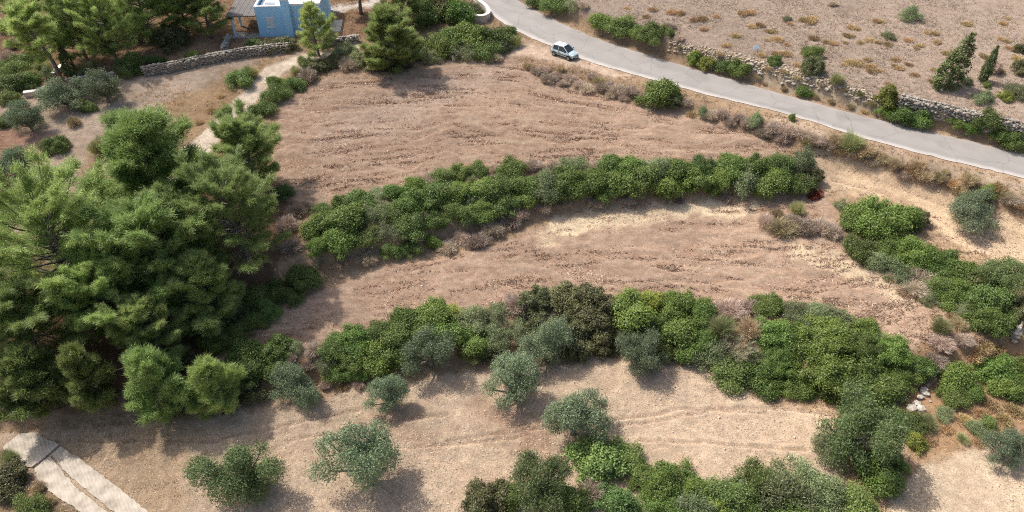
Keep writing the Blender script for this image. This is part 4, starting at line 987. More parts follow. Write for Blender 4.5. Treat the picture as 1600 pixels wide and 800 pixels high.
# --- hedge along the bottom edge
row([(752, 785, 44, 'dark'), (800, 778, 26, 'green'), (935, 722, 60, 'fig'), (880, 782, 34, 'green'), (925, 768, 34, 'dry'), (985, 720, 34, 'green'), (960, 780, 44, 'fig'), (1005, 745, 28, 'green'), (1045, 752, 44, 'biglentisk'), (1035, 790, 40, 'biglentisk'),
     (1090, 770, 38, 'lentisk'), (1135, 782, 36, 'green'), (1165, 770, 30, 'greygreen'), (1090, 795, 36, 'greygreen'), (1125, 798, 34, 'yellow'), (1185, 752, 36, 'green', 1.35), (1160, 795, 30, 'lentisk'), (1222, 762, 44, 'greygreen', 1.3), (1265, 755, 38, 'greygreen', 1.2), (1305, 775, 44, 'greygreen', 1.15), (1250, 800, 40, 'green'),
     (1368, 735, 44, 'lentisk'), (1345, 800, 36, 'green'), (1295, 700, 26, 'greygreen'), (1395, 715, 26, 'green')], 'the bottom hedge', 'bushes of the bottom hedge')

# --- understorey below the pines and young pines
row([(330, 530, 28, 'lentisk'), (365, 520, 22, 'green'), (395, 500, 24, 'green'), (360, 490, 24, 'dark'), (420, 485, 22, 'green'), (290, 560, 24, 'dark'), (265, 640, 18, 'green'), (180, 625, 20, 'dry'), (90, 630, 18, 'dry'), (215, 650, 14, 'dry'), (285, 645, 16, 'tan'),
     (10, 625, 20, 'dry'), (355, 630, 20, 'green'), (385, 608, 24, 'dark')], 'the undergrowth below the pines', 'undergrowth below the pines')
row([(75, 785, 14, 'tan'), (15, 715, 20, 'broom'), (60, 762, 14, 'tan')], 'the corner left of the concrete track', 'shrubs beside the concrete track')

# --- yard and garden on the left
bush(88, 226, 26, 'biglentisk', "single round bright bush on the stony yard below an olive", None, 1.1)
bush(12, 40, 20, 'lentisk', "dark round bush in the top left corner")
bush(8, 310, 20, 'lentisk', "dark green bush at the left edge below the grey olive")
bush(8, 190, 14, 'lentisk', "small dark bush at the left edge beside the red soil")
bush(155, 232, 22, 'broom', "pale feathery broom left of the tall yellow-green pine", None, 1.2)
bush(178, 262, 14, 'ochre', "ochre shrub at the foot of the pale feathery broom")
bush(375, 120, 24, 'green', "green bush standing alone left of the earth track")
bush(392, 114, 16, 'broom', "pale shoots on the right of the lone bush by the track")
bush(220, 50, 25, 'greygreen', "left grey-green bush in the shady garden", None, 1.2)
bush(268, 56, 30, 'dark', "dark grey-green bush in the shady garden, nearer the house", None, 1.2)
bush(207, 102, 27, 'green', "round bush in front of the left end of the garden wall")
bush(240, 97, 14, 'lentisk', "small bush growing against the garden wall's left end")
bush(302, 88, 16, 'lentisk', "small bright bush behind the middle of the garden wall")
bush(138, 108, 18, 'greygreen', "grey-green bush right of the small garden cypress")
bush(22, 132, 24, 'green', "low green bush left of the white gate wall")
bush(45, 118, 18, 'broom', "pale bush behind the white gate wall")
bush(12, 152, 18, 'green', "low green bush at the left edge below the gate")
bush(10, 88, 18, 'dry', "grey dry shrub at the left edge above the gate bushes")
row([(38, 96, 24, 'green'), (62, 102, 18, 'broom'), (28, 112, 24, 'green'), (58, 82, 14, 'dry'), (48, 128, 20, 'lentisk'), (75, 112, 16, 'greygreen'), (20, 70, 16, 'dry'), (5, 108, 20, 'green'), (5, 128, 18, 'lentisk')], 'the scrub behind the left gate', 'scrub behind the left gate')
row([(205, 190, 10, 'ochre'), (232, 205, 12, 'ochre'), (172, 245, 12, 'ochre'), (185, 290, 12, 'ochre'), (205, 275, 10, 'ochre'), (150, 285, 12, 'dry'), (168, 300, 10, 'dry'), (330, 172, 10, 'ochre'), (310, 190, 10, 'ochre'), (345, 150, 8, 'ochre'), (375, 200, 10, 'ochre'), (360, 215, 10, 'ochre'), (398, 178, 10, 'ochre')], 'the brown patch beside the earth track', 'ochre tufts beside the earth track')
bush(115, 190, 16, 'tan', "dry tan tuft between olives and stony yard")
bush(130, 165, 18, 'lentisk', "leafy green shoots at the foot of the gate olives")
bush(418, 72, 20, 'dark', "left dark bush over the garden wall below the porch", None, 0.9)
bush(445, 70, 22, 'dark', "right dark bush over the garden wall below the blue house", None, 0.9)
bush(395, 68, 12, 'green', "small bush at the corner of the porch base")
put(PROTO['cypress'][1], 'cypress_tree', P(113, 121), (2.2, 2.2, 2.0), 0.5, "small dark cypress standing in the garden behind the gate", 'cypress')
row([(388, 212, 14, 'greygreen'), (402, 195, 18, 'green'), (412, 170, 22, 'green'), (432, 148, 26, 'green'), (428, 128, 20, 'lentisk'), (458, 132, 22, 'green'), (462, 112, 18, 'broom'), (480, 118, 20, 'dry'), (478, 98, 22, 'green'),
     (500, 102, 24, 'dark'), (522, 96, 22, 'dark'), (545, 100, 18, 'dry'), (415, 200, 14, 'dry'), (372, 222, 14, 'ochre'), (350, 240, 12, 'ochre')], 'belt between earth track and field', 'bushes along the earth track', 0.8)
row([(585, 92, 24, 'dark'), (620, 95, 24, 'dark'), (650, 72, 24, 'green'), (668, 88, 20, 'greygreen'), (690, 74, 24, 'green'), (712, 58, 28, 'lentisk'), (728, 82, 20, 'greygreen'), (742, 60, 28, 'lentisk'), (760, 80, 20, 'green'),
     (770, 60, 24, 'green'), (795, 54, 18, 'lentisk'), (785, 72, 18, 'greygreen'), (805, 66, 12, 'broom'), (775, 90, 14, 'dry'), (540, 75, 14, 'greygreen'), (560, 92, 16, 'greygreen')], 'the thicket between upper field and road', 'thicket above the upper field')
bush(662, 18, 28, 'green', "left multi-stemmed tree beside the white curved wall", None, 1.5)
bush(690, 10, 28, 'dark', "middle multi-stemmed tree beside the white curved wall", None, 1.5)
bush(718, 22, 26, 'lentisk', "bright tree just left of the white curved wall", None, 1.3)
bush(735, 10, 16, 'greygreen', "grey bush touching the white curved wall", None, 1.2)

# --- along the road
row([(842, 2, 18, 'green'), (868, 6, 22, 'green'), (890, 8, 18, 'greygreen'), (912, 8, 12, 'dry'), (942, 34, 24, 'lentisk'), (972, 42, 24, 'green'), (1000, 50, 26, 'biglentisk'), (1022, 48, 26, 'biglentisk'), (1048, 40, 12, 'dry'), (1062, 60, 10, 'dry'),
     (1085, 92, 18, 'yellow'), (1108, 97, 18, 'yellow'), (1132, 102, 18, 'green'), (1152, 106, 18, 'lentisk'), (1165, 112, 12, 'dry')], 'the far roadside bushes above the car', 'far roadside bushes')
row([(1255, 142, 14, 'lentisk'), (1308, 124, 18, 'broom'), (1212, 94, 14, 'lentisk'), (1185, 118, 8, 'tan'), (1386, 152, 23, 'yellow', 1.25), (1388, 172, 20, 'lentisk'), (1412, 178, 20, 'lentisk'), (1438, 182, 24, 'lentisk'), (1475, 178, 16, 'tan'), (1498, 188, 18, 'lentisk'), (1520, 200, 18, 'lentisk'),
     (1545, 188, 26, 'green', 1.3), (1565, 205, 24, 'lentisk'), (1588, 218, 20, 'green'), (1540, 150, 18, 'greygreen'), (1542, 132, 9, 'lentisk'), (1572, 150, 12, 'yellow'), (1592, 142, 16, 'greygreen'), (1512, 128, 10, 'greygreen'), (1596, 105, 16, 'dark', 1.5), (1598, 75, 12, 'dark', 1.4)],
    'roadside growth by the stone wall', 'roadside bushes by the stone wall')
row([(1062, 74, 8, 'tan'), (1092, 80, 7, 'ochre'), (1125, 86, 8, 'tan'), (1150, 92, 7, 'dry'), (1200, 108, 8, 'tan'), (1225, 112, 8, 'ochre'), (1245, 122, 7, 'tan'), (1285, 132, 8, 'dry'), (1320, 140, 8, 'tan'), (1345, 148, 8, 'broom'), (1362, 160, 9, 'tan'), (1275, 150, 8, 'tan'), (1300, 156, 8, 'tan'), (1330, 164, 9, 'tan'), (1352, 172, 8, 'ochre'), (1195, 130, 7, 'tan'), (1225, 138, 8, 'tan'),
     (1462, 172, 9, 'tan'), (1484, 182, 10, 'broom'), (1510, 182, 9, 'dry'), (1536, 198, 9, 'tan')], 'the dry growth on rubble and wall', 'dry growth on rubble and stone wall')
bush(1268, 82, 15, 'green', "pale green bush on top of the dark hillside bush", None, 1.3)
bush(1270, 102, 20, 'dark', "dark bush on the hillside above the rubble slope", None, 1.3)
bush(1425, 20, 19, 'greygreen', "pale lone bush high on the hillside", None, 1.1)
bush(1388, 55, 10, 'greygreen', "small grey-green tuft below the pale lone hillside bush")
bush(1230, 28, 8, 'greygreen', "tiny grey-green tuft on the hillside above the rubble")
bush(1302, 5, 10, 'dry', "grey tuft at the top edge of the hillside")
put(PROTO['cypress'][0], 'cypress_tree', P(1480, 136), (3.5, 3.5, 2.9), 0.0, "large wind-bent dark cypress on the hillside above the wall", 'cypress')
put(PROTO['cypress'][1], 'cypress_tree', P(1534, 127), (1.6, 1.6, 2.0), 0.1, "thin dark cypress beside the bare bush on the hillside", 'cypress')
bush(1552, 105, 15, 'dry', "bare grey broom right of the thin cypress", None, 1.6)

row([(850, 108, 14, 'dry'), (868, 118, 13, 'dry'), (890, 122, 15, 'dry'), (905, 132, 14, 'dry'), (925, 118, 10, 'dry'), (945, 136, 15, 'dry'), (965, 140, 16, 'dry'), (985, 142, 14, 'dry'), (1002, 150, 10, 'dry'), (825, 102, 12, 'tan'), (1075, 160, 12, 'dry'), (1100, 174, 14, 'greygreen'), (1082, 178, 10, 'ochre'),
     (1130, 178, 14, 'dry'), (1155, 184, 14, 'dry'), (1182, 186, 15, 'greygreen'), (1210, 200, 18, 'dry'), (1230, 206, 16, 'dry'), (1238, 184, 8, 'green', 1.6), (1255, 210, 16, 'dry'), (1275, 218, 16, 'dry'), (1310, 220, 20, 'tan'), (1330, 226, 22, 'broom'), (1352, 234, 20, 'tan'), (1340, 240, 18, 'dry'),
     (1380, 248, 16, 'tan'), (1400, 258, 18, 'tan'), (1425, 264, 18, 'ochre'), (1445, 272, 18, 'tan'), (1468, 278, 16, 'tan'), (1490, 285, 16, 'ochre'), (1515, 282, 18, 'tan'), (1545, 300, 18, 'green', 0.6), (1560, 292, 16, 'ochre'), (1580, 312, 18, 'dry'), (1595, 318, 16, 'ochre'), (838, 112, 14, 'dry'), (858, 124, 15, 'dry'), (876, 108, 12, 'tan'), (880, 130, 14, 'dry'), (918, 138, 14, 'dry'), (935, 126, 12, 'tan'), (955, 148, 14, 'dry')],
    'the verge between road and fields', 'shrubs along the near road verge')
row([(975, 152, 14, 'dry'), (1112, 180, 14, 'dry'), (1142, 190, 14, 'dry'), (1168, 192, 14, 'dry'), (1196, 208, 16, 'dry'), (1222, 216, 16, 'dry'), (1262, 222, 16, 'tan'), (1290, 226, 16, 'dry'), (1318, 236, 18, 'tan'), (1362, 250, 16, 'dry'), (1375, 240, 12, 'tan'), (1412, 272, 14, 'dry'), (1436, 258, 12, 'tan'), (1455, 284, 14, 'dry'), (1478, 268, 10, 'tan'), (1500, 296, 14, 'tan'), (1530, 294, 14, 'ochre'), (1570, 304, 14, 'tan')], 'the lower edge of the road verge', 'shrubs at the foot of the road verge')
bush(1034, 149, 32, 'lentisk', "single dark green bush on the verge below the road", None, 1.05)
bush(1048, 158, 20, 'dark', "shaded right side bush beside the single verge bush")

# --- ochre cushions of the hillside
rr = random.Random(5)
fixed = [(1050, 18), (1062, 22), (1120, 25), (1160, 20), (1235, 36), (1258, 30), (1270, 28), (1200, 62), (1230, 68), (1272, 58), (1292, 64), (1322, 66), (1326, 55), (1345, 66), (1360, 62), (1388, 68), (1420, 62), (1332, 42), (1432, 74), (1438, 70), (1400, 92), (1398, 102), (1420, 100),
         (1320, 100), (1330, 96), (1345, 95), (1360, 102), (1362, 110), (1430, 116), (1460, 108), (1457, 126), (1480, 82), (1512, 36), (1568, 36), (1576, 28), (1578, 74), (1590, 90), (1562, 110), (1565, 60), (1205, 48), (1213, 82), (1190, 85), (1085, 30), (1020, 14), (980, 12), (1100, 45), (1150, 55),
         (1010, 25), (1135, 70), (1370, 32), (1450, 50), (1465, 65), (1390, 130), (1175, 40), (1245, 100), (1540, 88)]
cush = []
for x, y in fixed:
    for k in range(rr.choice((1, 1, 2))):
        cush.append((x + k * rr.uniform(8, 16), y + k * rr.uniform(-3, 4), rr.uniform(6, 12)))
for lo, hi, where in ((-99, 34, 'highest on the hillside'), (34, 64, 'upper half of the hillside'), (64, 90, 'middle of the hillside'), (90, 999, 'low on the hillside above the wall')):
    for i, (x, y, r) in enumerate(sorted(c for c in cush if lo <= c[1] < hi)):
        bush(x, y, r, 'ochre', f"small ochre cushion shrub, {ORD[i]} from left, {where}", 'ochre cushions on the hillside', 0.85)

# ------------------------------------------------------------------ stones
def stone_mesh(seed, mat):
    r = random.Random(seed); bm = bmesh.new()
    bmesh.ops.create_icosphere(bm, subdivisions=1, radius=0.5)
    for v in bm.verts:
        k = r.uniform(0.75, 1.2); v.co *= k
        v.co = Vector((v.co.x * 1.25, v.co.y, max(-0.33, min(0.36, v.co.z * 0.85))))
    me = bpy.data.meshes.new("stone"); bm.to_mesh(me); bm.free(); me.materials.append(mat); return me
STONES = [stone_mesh(k, M['stone']) for k in range(6)]
WSTONES = [stone_mesh(k + 20, M['whitestone']) for k in range(4)]

def stones_joined(name, pts, sizes, mat, parent=None, flat=0.8):
    """many small stones as one piece of real geometry; pts world positions"""
    base = [(np.array([v.co[:] for v in m.vertices]), np.array([p.vertices[:] for p in m.polygons])) for m in STONES]
    V, F, off = [], [], 0
    for i, (p, s) in enumerate(zip(pts, sizes)):
        bv, bf = base[i % len(base)]
        a = random.uniform(0, 6.28); c_, s_ = math.cos(a), math.sin(a)
        q = bv * s * np.array([1, 1, flat]) * np.array([random.uniform(.7, 1.2), random.uniform(.7, 1.2), 1]); q = np.stack([q[:, 0] * c_ - q[:, 1] * s_, q[:, 0] * s_ + q[:, 1] * c_, q[:, 2]], 1)
        V.append(q + np.array(p)); F.append(bf + off); off += len(bv)
    me = mesh_np(name, np.concatenate(V), np.concatenate(F), mat)
    o = link(name, me, parent)
    if parent: o.matrix_parent_inverse = Matrix.Translation(-parent.location)
    o["kind"] = "stuff"
    return o

def stone_wall(label, line, h, thick, size, mat, cap=None, big=60, name='dry_stone_wall'):
    """courses of uneven stones along a pixel line at the wall's foot; the larger facing stones are parts of their own"""
    w = [P(a, b) for a, b in line]
    pts = resample([(p.x, p.y) for p in w], max(2, int(sum((w[i + 1] - w[i]).length for i in range(len(w) - 1)) / size * 1.25)))
    root = empty(name, w[len(w) // 2]); tag(root, label, 'wall')
    mb = MB(); L = [(x, y, hz(x, y)) for x, y in pts]
    nrm = []
    for i in range(len(pts)):
        d = pts[min(i + 1, len(pts) - 1)] - pts[max(i - 1, 0)]; d = d / np.hypot(*d); nrm.append((-d[1], d[0]))
    for i in range(len(L) - 1):                                     # earth and small fill inside the wall
        (x0, y0, z0), (x1, y1, z1) = L[i], L[i + 1]; n0, n1 = nrm[i], nrm[i + 1]; t2 = thick * 0.26
        v = [(x0 - n0[0] * t2, y0 - n0[1] * t2, z0 - 0.3), (x1 - n1[0] * t2, y1 - n1[1] * t2, z1 - 0.3), (x1 + n1[0] * t2, y1 + n1[1] * t2, z1 - 0.3), (x0 + n0[0] * t2, y0 + n0[1] * t2, z0 - 0.3)]
        v += [(a_, b_, c_ + h * 0.82 + 0.3) for a_, b_, c_ in v]
        mb.add(v, [(4, 5, 6, 7), (0, 1, 5, 4), (2, 3, 7, 6)] + ([(3, 0, 4, 7)] if i == 0 else []) + ([(1, 2, 6, 5)] if i == len(L) - 2 else []))
    o = mb.build('wall_core', mat, root); o.matrix_parent_inverse = Matrix.Translation(-root.location)
    courses = max(2, int(h / (size * 0.62)))
    P_, S_ = [], []
    for c in range(courses):
        for side in (-1, 1):
            for i in range(len(L)):
                if c == courses - 1 and random.random() < 0.25: continue
                x, y, z = L[i]; n_ = nrm[i]; k = side * thick * 0.40
                sh = (c % 2) * 0.5 * size
                P_.append((x + n_[0] * k + random.gauss(0, .04) + n_[1] * sh, y + n_[1] * k + random.gauss(0, .04) - n_[0] * sh, z + (c + 0.45) * h / courses + random.gauss(0, .04))); S_.append(size * random.uniform(0.65, 1.5))
    for i in range(len(L)):
        x, y, z = L[i]; P_.append((x, y, z + h + 0.12 * (vnoise(np.array([x * 0.5]), np.array([y * 0.5]))[0] - 0.5) * 2)); S_.append(size * random.uniform(0.8, 1.6))
    order = sorted(range(len(P_)), key=lambda i: -S_[i] + (2 if P_[i][1] > 1e9 else 0))
    bigs, rest = order[:big], order[big:]
    for i in bigs:
        s = link('stone', (WSTONES if mat is M['whitestone'] else STONES)[i % 4], root, Vector(P_[i]) - root.location)
        s.scale = (S_[i],) * 3; s.rotation_euler = (random.uniform(-.3, .3), random.uniform(-.3, .3), random.uniform(0, 6.28))
    stones_joined('small_stones', [P_[i] for i in rest], [S_[i] for i in rest], mat, root)
    return root

stone_wall("dry stone garden wall left of and below the blue house", [(226, 119), (280, 109), (337, 97), (391, 87), (452, 81)], 1.15, 0.7, 0.27, M['stone'], big=120)
stone_wall("short dry stone wall right of the pine in front of the house", [(505, 73), (530, 69), (558, 66)], 0.9, 0.6, 0.34, M['stone'], big=40)
stone_wall("long dry stone retaining wall beside the road on the right", [(1402, 168), (1440, 178), (1480, 186), (1530, 199), (1580, 211), (1640, 226)], 1.5, 0.9, 0.27, M['stone'], big=200)
stone_wall("short spur wall beside the porch base", [(349, 82), (352, 74), (358, 62)], 0.7, 0.5, 0.32, M['whitestone'], big=20)
stone_wall("low wall between gate and garden wall behind the two olives", [(108, 132), (140, 127), (178, 122)], 0.7, 0.5, 0.34, M['whitestone'], big=30)
stone_wall("broken dry stone wall among bushes at the right edge", [(1580, 530), (1592, 515), (1602, 498)], 0.6, 0.5, 0.36, M['whitestone'], big=16)

# rubble of the cut above the road: larger blocks singly, the rest as a mass
Pt, St = [], []
for _ in range(1700):
    x = random.uniform(1045, 1405); yl = np.interp(x, [1045, 1120, 1220, 1320, 1405], [80, 98, 122, 152, 176]); yu = np.interp(x, [1045, 1120, 1220, 1320, 1405], [64, 76, 100, 132, 160])
    p = P(x, random.uniform(yu, yl)); Pt.append((p.x, p.y, p.z + 0.05)); St.append(0.10 + 0.30 * random.random() ** 3)
rub = stones_joined('rubble', Pt, St, M['rubblestone']); tag(rub, "loose limestone rubble tumbling down the cut above the road", 'rubble')
for k, (x, y) in enumerate(sorted([(1222, 131), (1232, 128), (1240, 133), (1262, 126), (1268, 136), (1228, 122), (1330, 142), (1322, 148), (1312, 140), (1338, 155), (1180, 110), (1188, 116), (1174, 104), (1290, 140), (1350, 160)])):
    p = P(x, y); o = link('boulder', STONES[k % 6], None, (p.x, p.y, p.z + 0.12)); s = random.uniform(0.40, 0.70); o.scale = (s, s, s * 0.8); o.rotation_euler = (0, 0, random.uniform(0, 6))
    tag(o, f"pale limestone boulder on the rubble slope above the road, {ORD[k]} from left", 'boulder', 'boulders on the rubble slope')
for k, (x, y) in enumerate(sorted([(1437, 622), (1442, 610), (1450, 600), (1455, 590), (1432, 632), (1446, 616), (1438, 640), (1462, 578), (1424, 640)])):
    p = P(x, y); o = link('boulder', WSTONES[k % 4], None, (p.x, p.y, p.z + 0.10)); s = random.uniform(0.45, 0.8); o.scale = (s, s, s); o.rotation_euler = (0, 0, random.uniform(0, 6))
    tag(o, f"whitish stone in the gully right of the lower hedge, {ORD[k]} from left", 'boulder', 'stones in the gully')

# ------------------------------------------------------------------ white walls and small built things
def low_wall(name, label, line, h, thick, mat, cat='wall'):
    w = [P(a, b) for a, b in line]; pts = smooth_line(resample([(p.x, p.y) for p in w], 14), 1); root = empty(name, w[0])
    z = min(p.z for p in w); mb = MB(); cp = MB()
    for M_, z0, z1, t2 in ((mb, z - 0.3, z + h - 0.08, thick / 2), (cp, z + h - 0.08, z + h, thick / 2 + 0.04)):
        ring = []
        for i in range(len(pts)):
            d = pts[min(i + 1, len(pts) - 1)] - pts[max(i - 1, 0)]; d = d / np.hypot(*d); n_ = (-d[1] * t2, d[0] * t2); x, y = pts[i]
            ring.append([(x - n_[0], y - n_[1], z0), (x + n_[0], y + n_[1], z0), (x + n_[0], y + n_[1], z1), (x - n_[0], y - n_[1], z1)])
        for i in range(len(ring) - 1):
            fs = [(0, 4, 7, 3), (3, 7, 6, 2), (2, 6, 5, 1), (0, 1, 5, 4)]
            if i == 0: fs.append((0, 3, 2, 1))
            if i == len(ring) - 2: fs.append((4, 5, 6, 7))
            M_.add(ring[i] + ring[i + 1], fs)
    for nm, m_, mt in (('wall_body', mb, mat), ('coping', cp, M['whitecoping'])):
        o = m_.build(nm, mt, root); o.matrix_parent_inverse = Matrix.Translation(-root.location)
    return tag(root, label, cat)
low_wall('white_wall', "white curved wall at the road entrance beside the bushes", [(736, 34), (748, 37), (760, 35), (765, 27), (760, 17), (750, 9), (744, 3)], 1.1, 0.45, M['whitestone'])
low_wall('gate_wall', "low white wall at the left gate", [(40, 152), (55, 150), (70, 147)], 0.7, 0.5, M['whitestone'])
low_wall('gate_wall', "narrow white wall running back from the gate olives", [(84, 121), (92, 112), (101, 103)], 0.6, 0.45, M['whitestone'])
sl = MB()
p = P(78, 140); sl.box(-1.3, 1.3, -1.4, 1.4, -0.2, 0.14); o = sl.build('gate_slab', M['concrete'], None, bevel=0.03); o.location = p; o.rotation_euler = (0, 0, R(35)); tag(o, "pale concrete slab between the gate walls", 'slab')

# marker post at the top edge of the upper field
p = P(709, 96); root = empty('marker_post', p)
MB().box(-0.20, 0.20, -0.16, 0.16, -0.2, 0.75).build('post_body', M['concrete'], root, bevel=0.03)
MB().box(-0.15, 0.15, -0.13, 0.13, 0.752, 1.15).build('post_head', M['black'], root, bevel=0.03)
MB().box(-0.34, -0.28, -0.03, 0.03, -0.2, 1.2).build('stake', M['wood'], root)
tag(root, "small concrete marker post with dark head at the upper field's edge", 'post')
# pale metal sheet on the hillside
p = P(1183, 82); root = empty('metal_sheet', p, R(20))
sh = MB(); sh.box(-0.42, 0.42, -0.02, 0.02, 0.35, 0.85); o = sh.build('panel', M['signpanel'], root, bevel=0.008); o.rotation_euler = (R(-35), 0, 0)
MB().tube([(0, 0.05, -0.1), (0, -0.02, 0.6)], 0.03, 6).build('stake', M['greybark'], root)
tag(root, "small pale metal sheet on a stake above the rubble slope", 'sign')

# ------------------------------------------------------------------ the blue house
hp = P(407, 58); a0 = R(3.0)
house = empty('blue_house', hp, a0); tag(house, "sky blue flat-roofed house with white roof terrace and porch", 'house')
W1, W2, D, HT = 4.0, 8.3, 7.5, 4.0
w_ = MB()
w_.add([(0, 0, -0.6), (W1, 0, -0.6), (W1, 0, HT), (0, 0, HT), (0, D, -0.6), (0, D, HT), (W1, D, HT), (W1, D, -0.6)], [(0, 1, 2, 3), (4, 0, 3, 5), (1, 7, 6, 2), (7, 4, 5, 6)])
w_.build('wall', M['bluewall'], house)
w2 = MB().box(W1 + 0.002, W2, 0.35, D, -0.6, HT - 0.05); w2.build('wall', M['bluewall'], house)
ch = MB().box(W1 - 0.55, W1 + 0.45, -0.28, 0.5, -0.6, HT + 0.9); cho = ch.build('chimney_stack', M['bluewall'], house, bevel=0.03)
MB().box(W1 - 0.60, W1 + 0.50, -0.33, 0.55, HT + 0.9, HT + 1.0).build('chimney_cap', M['whitewash'], cho)
rf = MB().box(0.26, W1 - 0.02, 0.26, D - 0.26, HT - 0.75, HT - 0.55).build('roof', M['whitewash'], house)
rf2 = MB().box(W1 + 0.05, W2 - 0.25, 0.62, D - 0.26, HT - 0.049, HT + 0.02).build('roof', M['whitewash'], house)
def par(x0, x1, y0, y1, z0, z1, nm='parapet', mt='whitewash'): return MB().box(x0, x1, y0, y1, z0, z1).build(nm, M[mt], house)
par(-0.02, W1 - 0.552, -0.02, 0.24, HT, HT + 0.10); par(-0.02, 0.24, 0.242, D, HT, HT + 0.10); par(0.242, W1, D - 0.25, D + 0.0, HT + 0.001, HT + 0.10)
par(W1 + 0.452, W2 + 0.02, 0.33, 0.58, HT - 0.05, HT + 0.22); par(W2 - 0.22, W2 + 0.02, 0.582, D, HT - 0.05, HT + 0.22)
tank = MB(); tank.tube([(1.0, 2.0, HT - 0.28), (2.2, 2.0, HT - 0.28)], 0.27, 14); tank.build('water_tank', M['whitewash'], house, smooth=False)
# shuttered window with its frame
win = MB().box(1.25, 2.15, -0.03, 0.05, 1.35, 2.65).build('window', M['whitewash'], house)
MB().box(1.30, 1.695, -0.055, -0.031, 1.40, 2.60).build('shutter', M['shutter'], win); MB().box(1.705, 2.10, -0.055, -0.031, 1.40, 2.60).build('shutter', M['shutter'], win)
MB().box(1.18, 2.22, -0.12, -0.031, 1.28, 1.348).build('sill', M['whitewash'], win)
win2 = MB().box(5.6, 6.6, 0.31, 0.40, 1.3, 2.5).build('window', M['whitewash'], house)
MB().box(5.68, 6.07, 0.295, 0.309, 1.38, 2.42).build('pane', M['darkglass'], win2); MB().box(6.13, 6.52, 0.295, 0.309, 1.38, 2.42).build('pane', M['darkglass'], win2)
m_ = MB(); m_.box(1.05, 1.25, -0.10, -0.002, 0.55, 0.85); m_.build('meter_box', M['shutter'], house)
MB().tube([(W1 + 0.75, 0.28, -0.3), (W1 + 0.75, 0.28, HT - 0.3)], 0.05, 8).build('drainpipe', M['whitecoping'], house)
MB().tube([(2.9, 3.5, HT - 0.55), (2.9, 3.5, HT + 1.6)], 0.03, 6).build('aerial_mast', M['rim'], house)
# porch on the left: stone base, floor, two posts, boarded roof, door in the side wall
pb = MB().box(-3.5, -0.002, -0.35, 6.0, -0.9, 0.02).build('porch_base', M['stone'], house)
pbs = []
MB().box(-3.55, -0.004, -0.40, 6.0, 0.021, 0.12).build('porch_floor', M['porchfloor'], house)
for (x, y) in ((-3.15, -0.02), (-3.15, 3.2)):
    b = MB().tube([(x, y, 0.121), (x, y, 2.72)], 0.17, 10); po = b.build('porch_post', M['bluepost'], house)
    MB().box(x - 0.24, x + 0.24, y - 0.24, y + 0.24, 2.721, 2.84).build('capital', M['bluepost'], po)
pr = empty('porch_roof'); pr.parent = house
MB().box(-3.55, -0.003, -0.25, -0.05, 2.842, 2.98).build('beam', M['wood'], pr); MB().box(-3.55, -0.003, 3.1, 3.3, 2.842, 2.98).build('beam', M['wood'], pr)
for k in range(16):
    x0 = -3.75 + k * 0.234
    MB().box(x0, x0 + 0.215, -0.50, 6.0, 2.982 + 0.012 * (k % 3), 3.03 + 0.012 * (k % 3)).build('board', M['porchroof'], pr)
dr_ = MB().box(-0.06, -0.003, 1.6, 2.6, 0.121, 2.25).build('door', M['bluepost'], house); MB().box(-0.12, -0.061, 1.72, 1.78, 1.05, 1.2).build('handle', M['black'], dr_)
# ramp on the right
rp = MB(); rp.add([(W2 + 0.2, 1.0, -0.2), (W2 + 2.0, 1.0, -0.2), (W2 + 2.0, 4.0, -0.2), (W2 + 0.2, 4.0, -0.2), (W2 + 0.2, 1.0, 0.15), (W2 + 2.0, 1.0, 0.12), (W2 + 2.0, 4.0, 0.5), (W2 + 0.2, 4.0, 0.5)],
       [(0, 3, 2, 1), (4, 5, 6, 7), (0, 1, 5, 4), (1, 2, 6, 5), (2, 3, 7, 6), (3, 0, 4, 7)])
rp.build('ramp', M['concrete'], house)

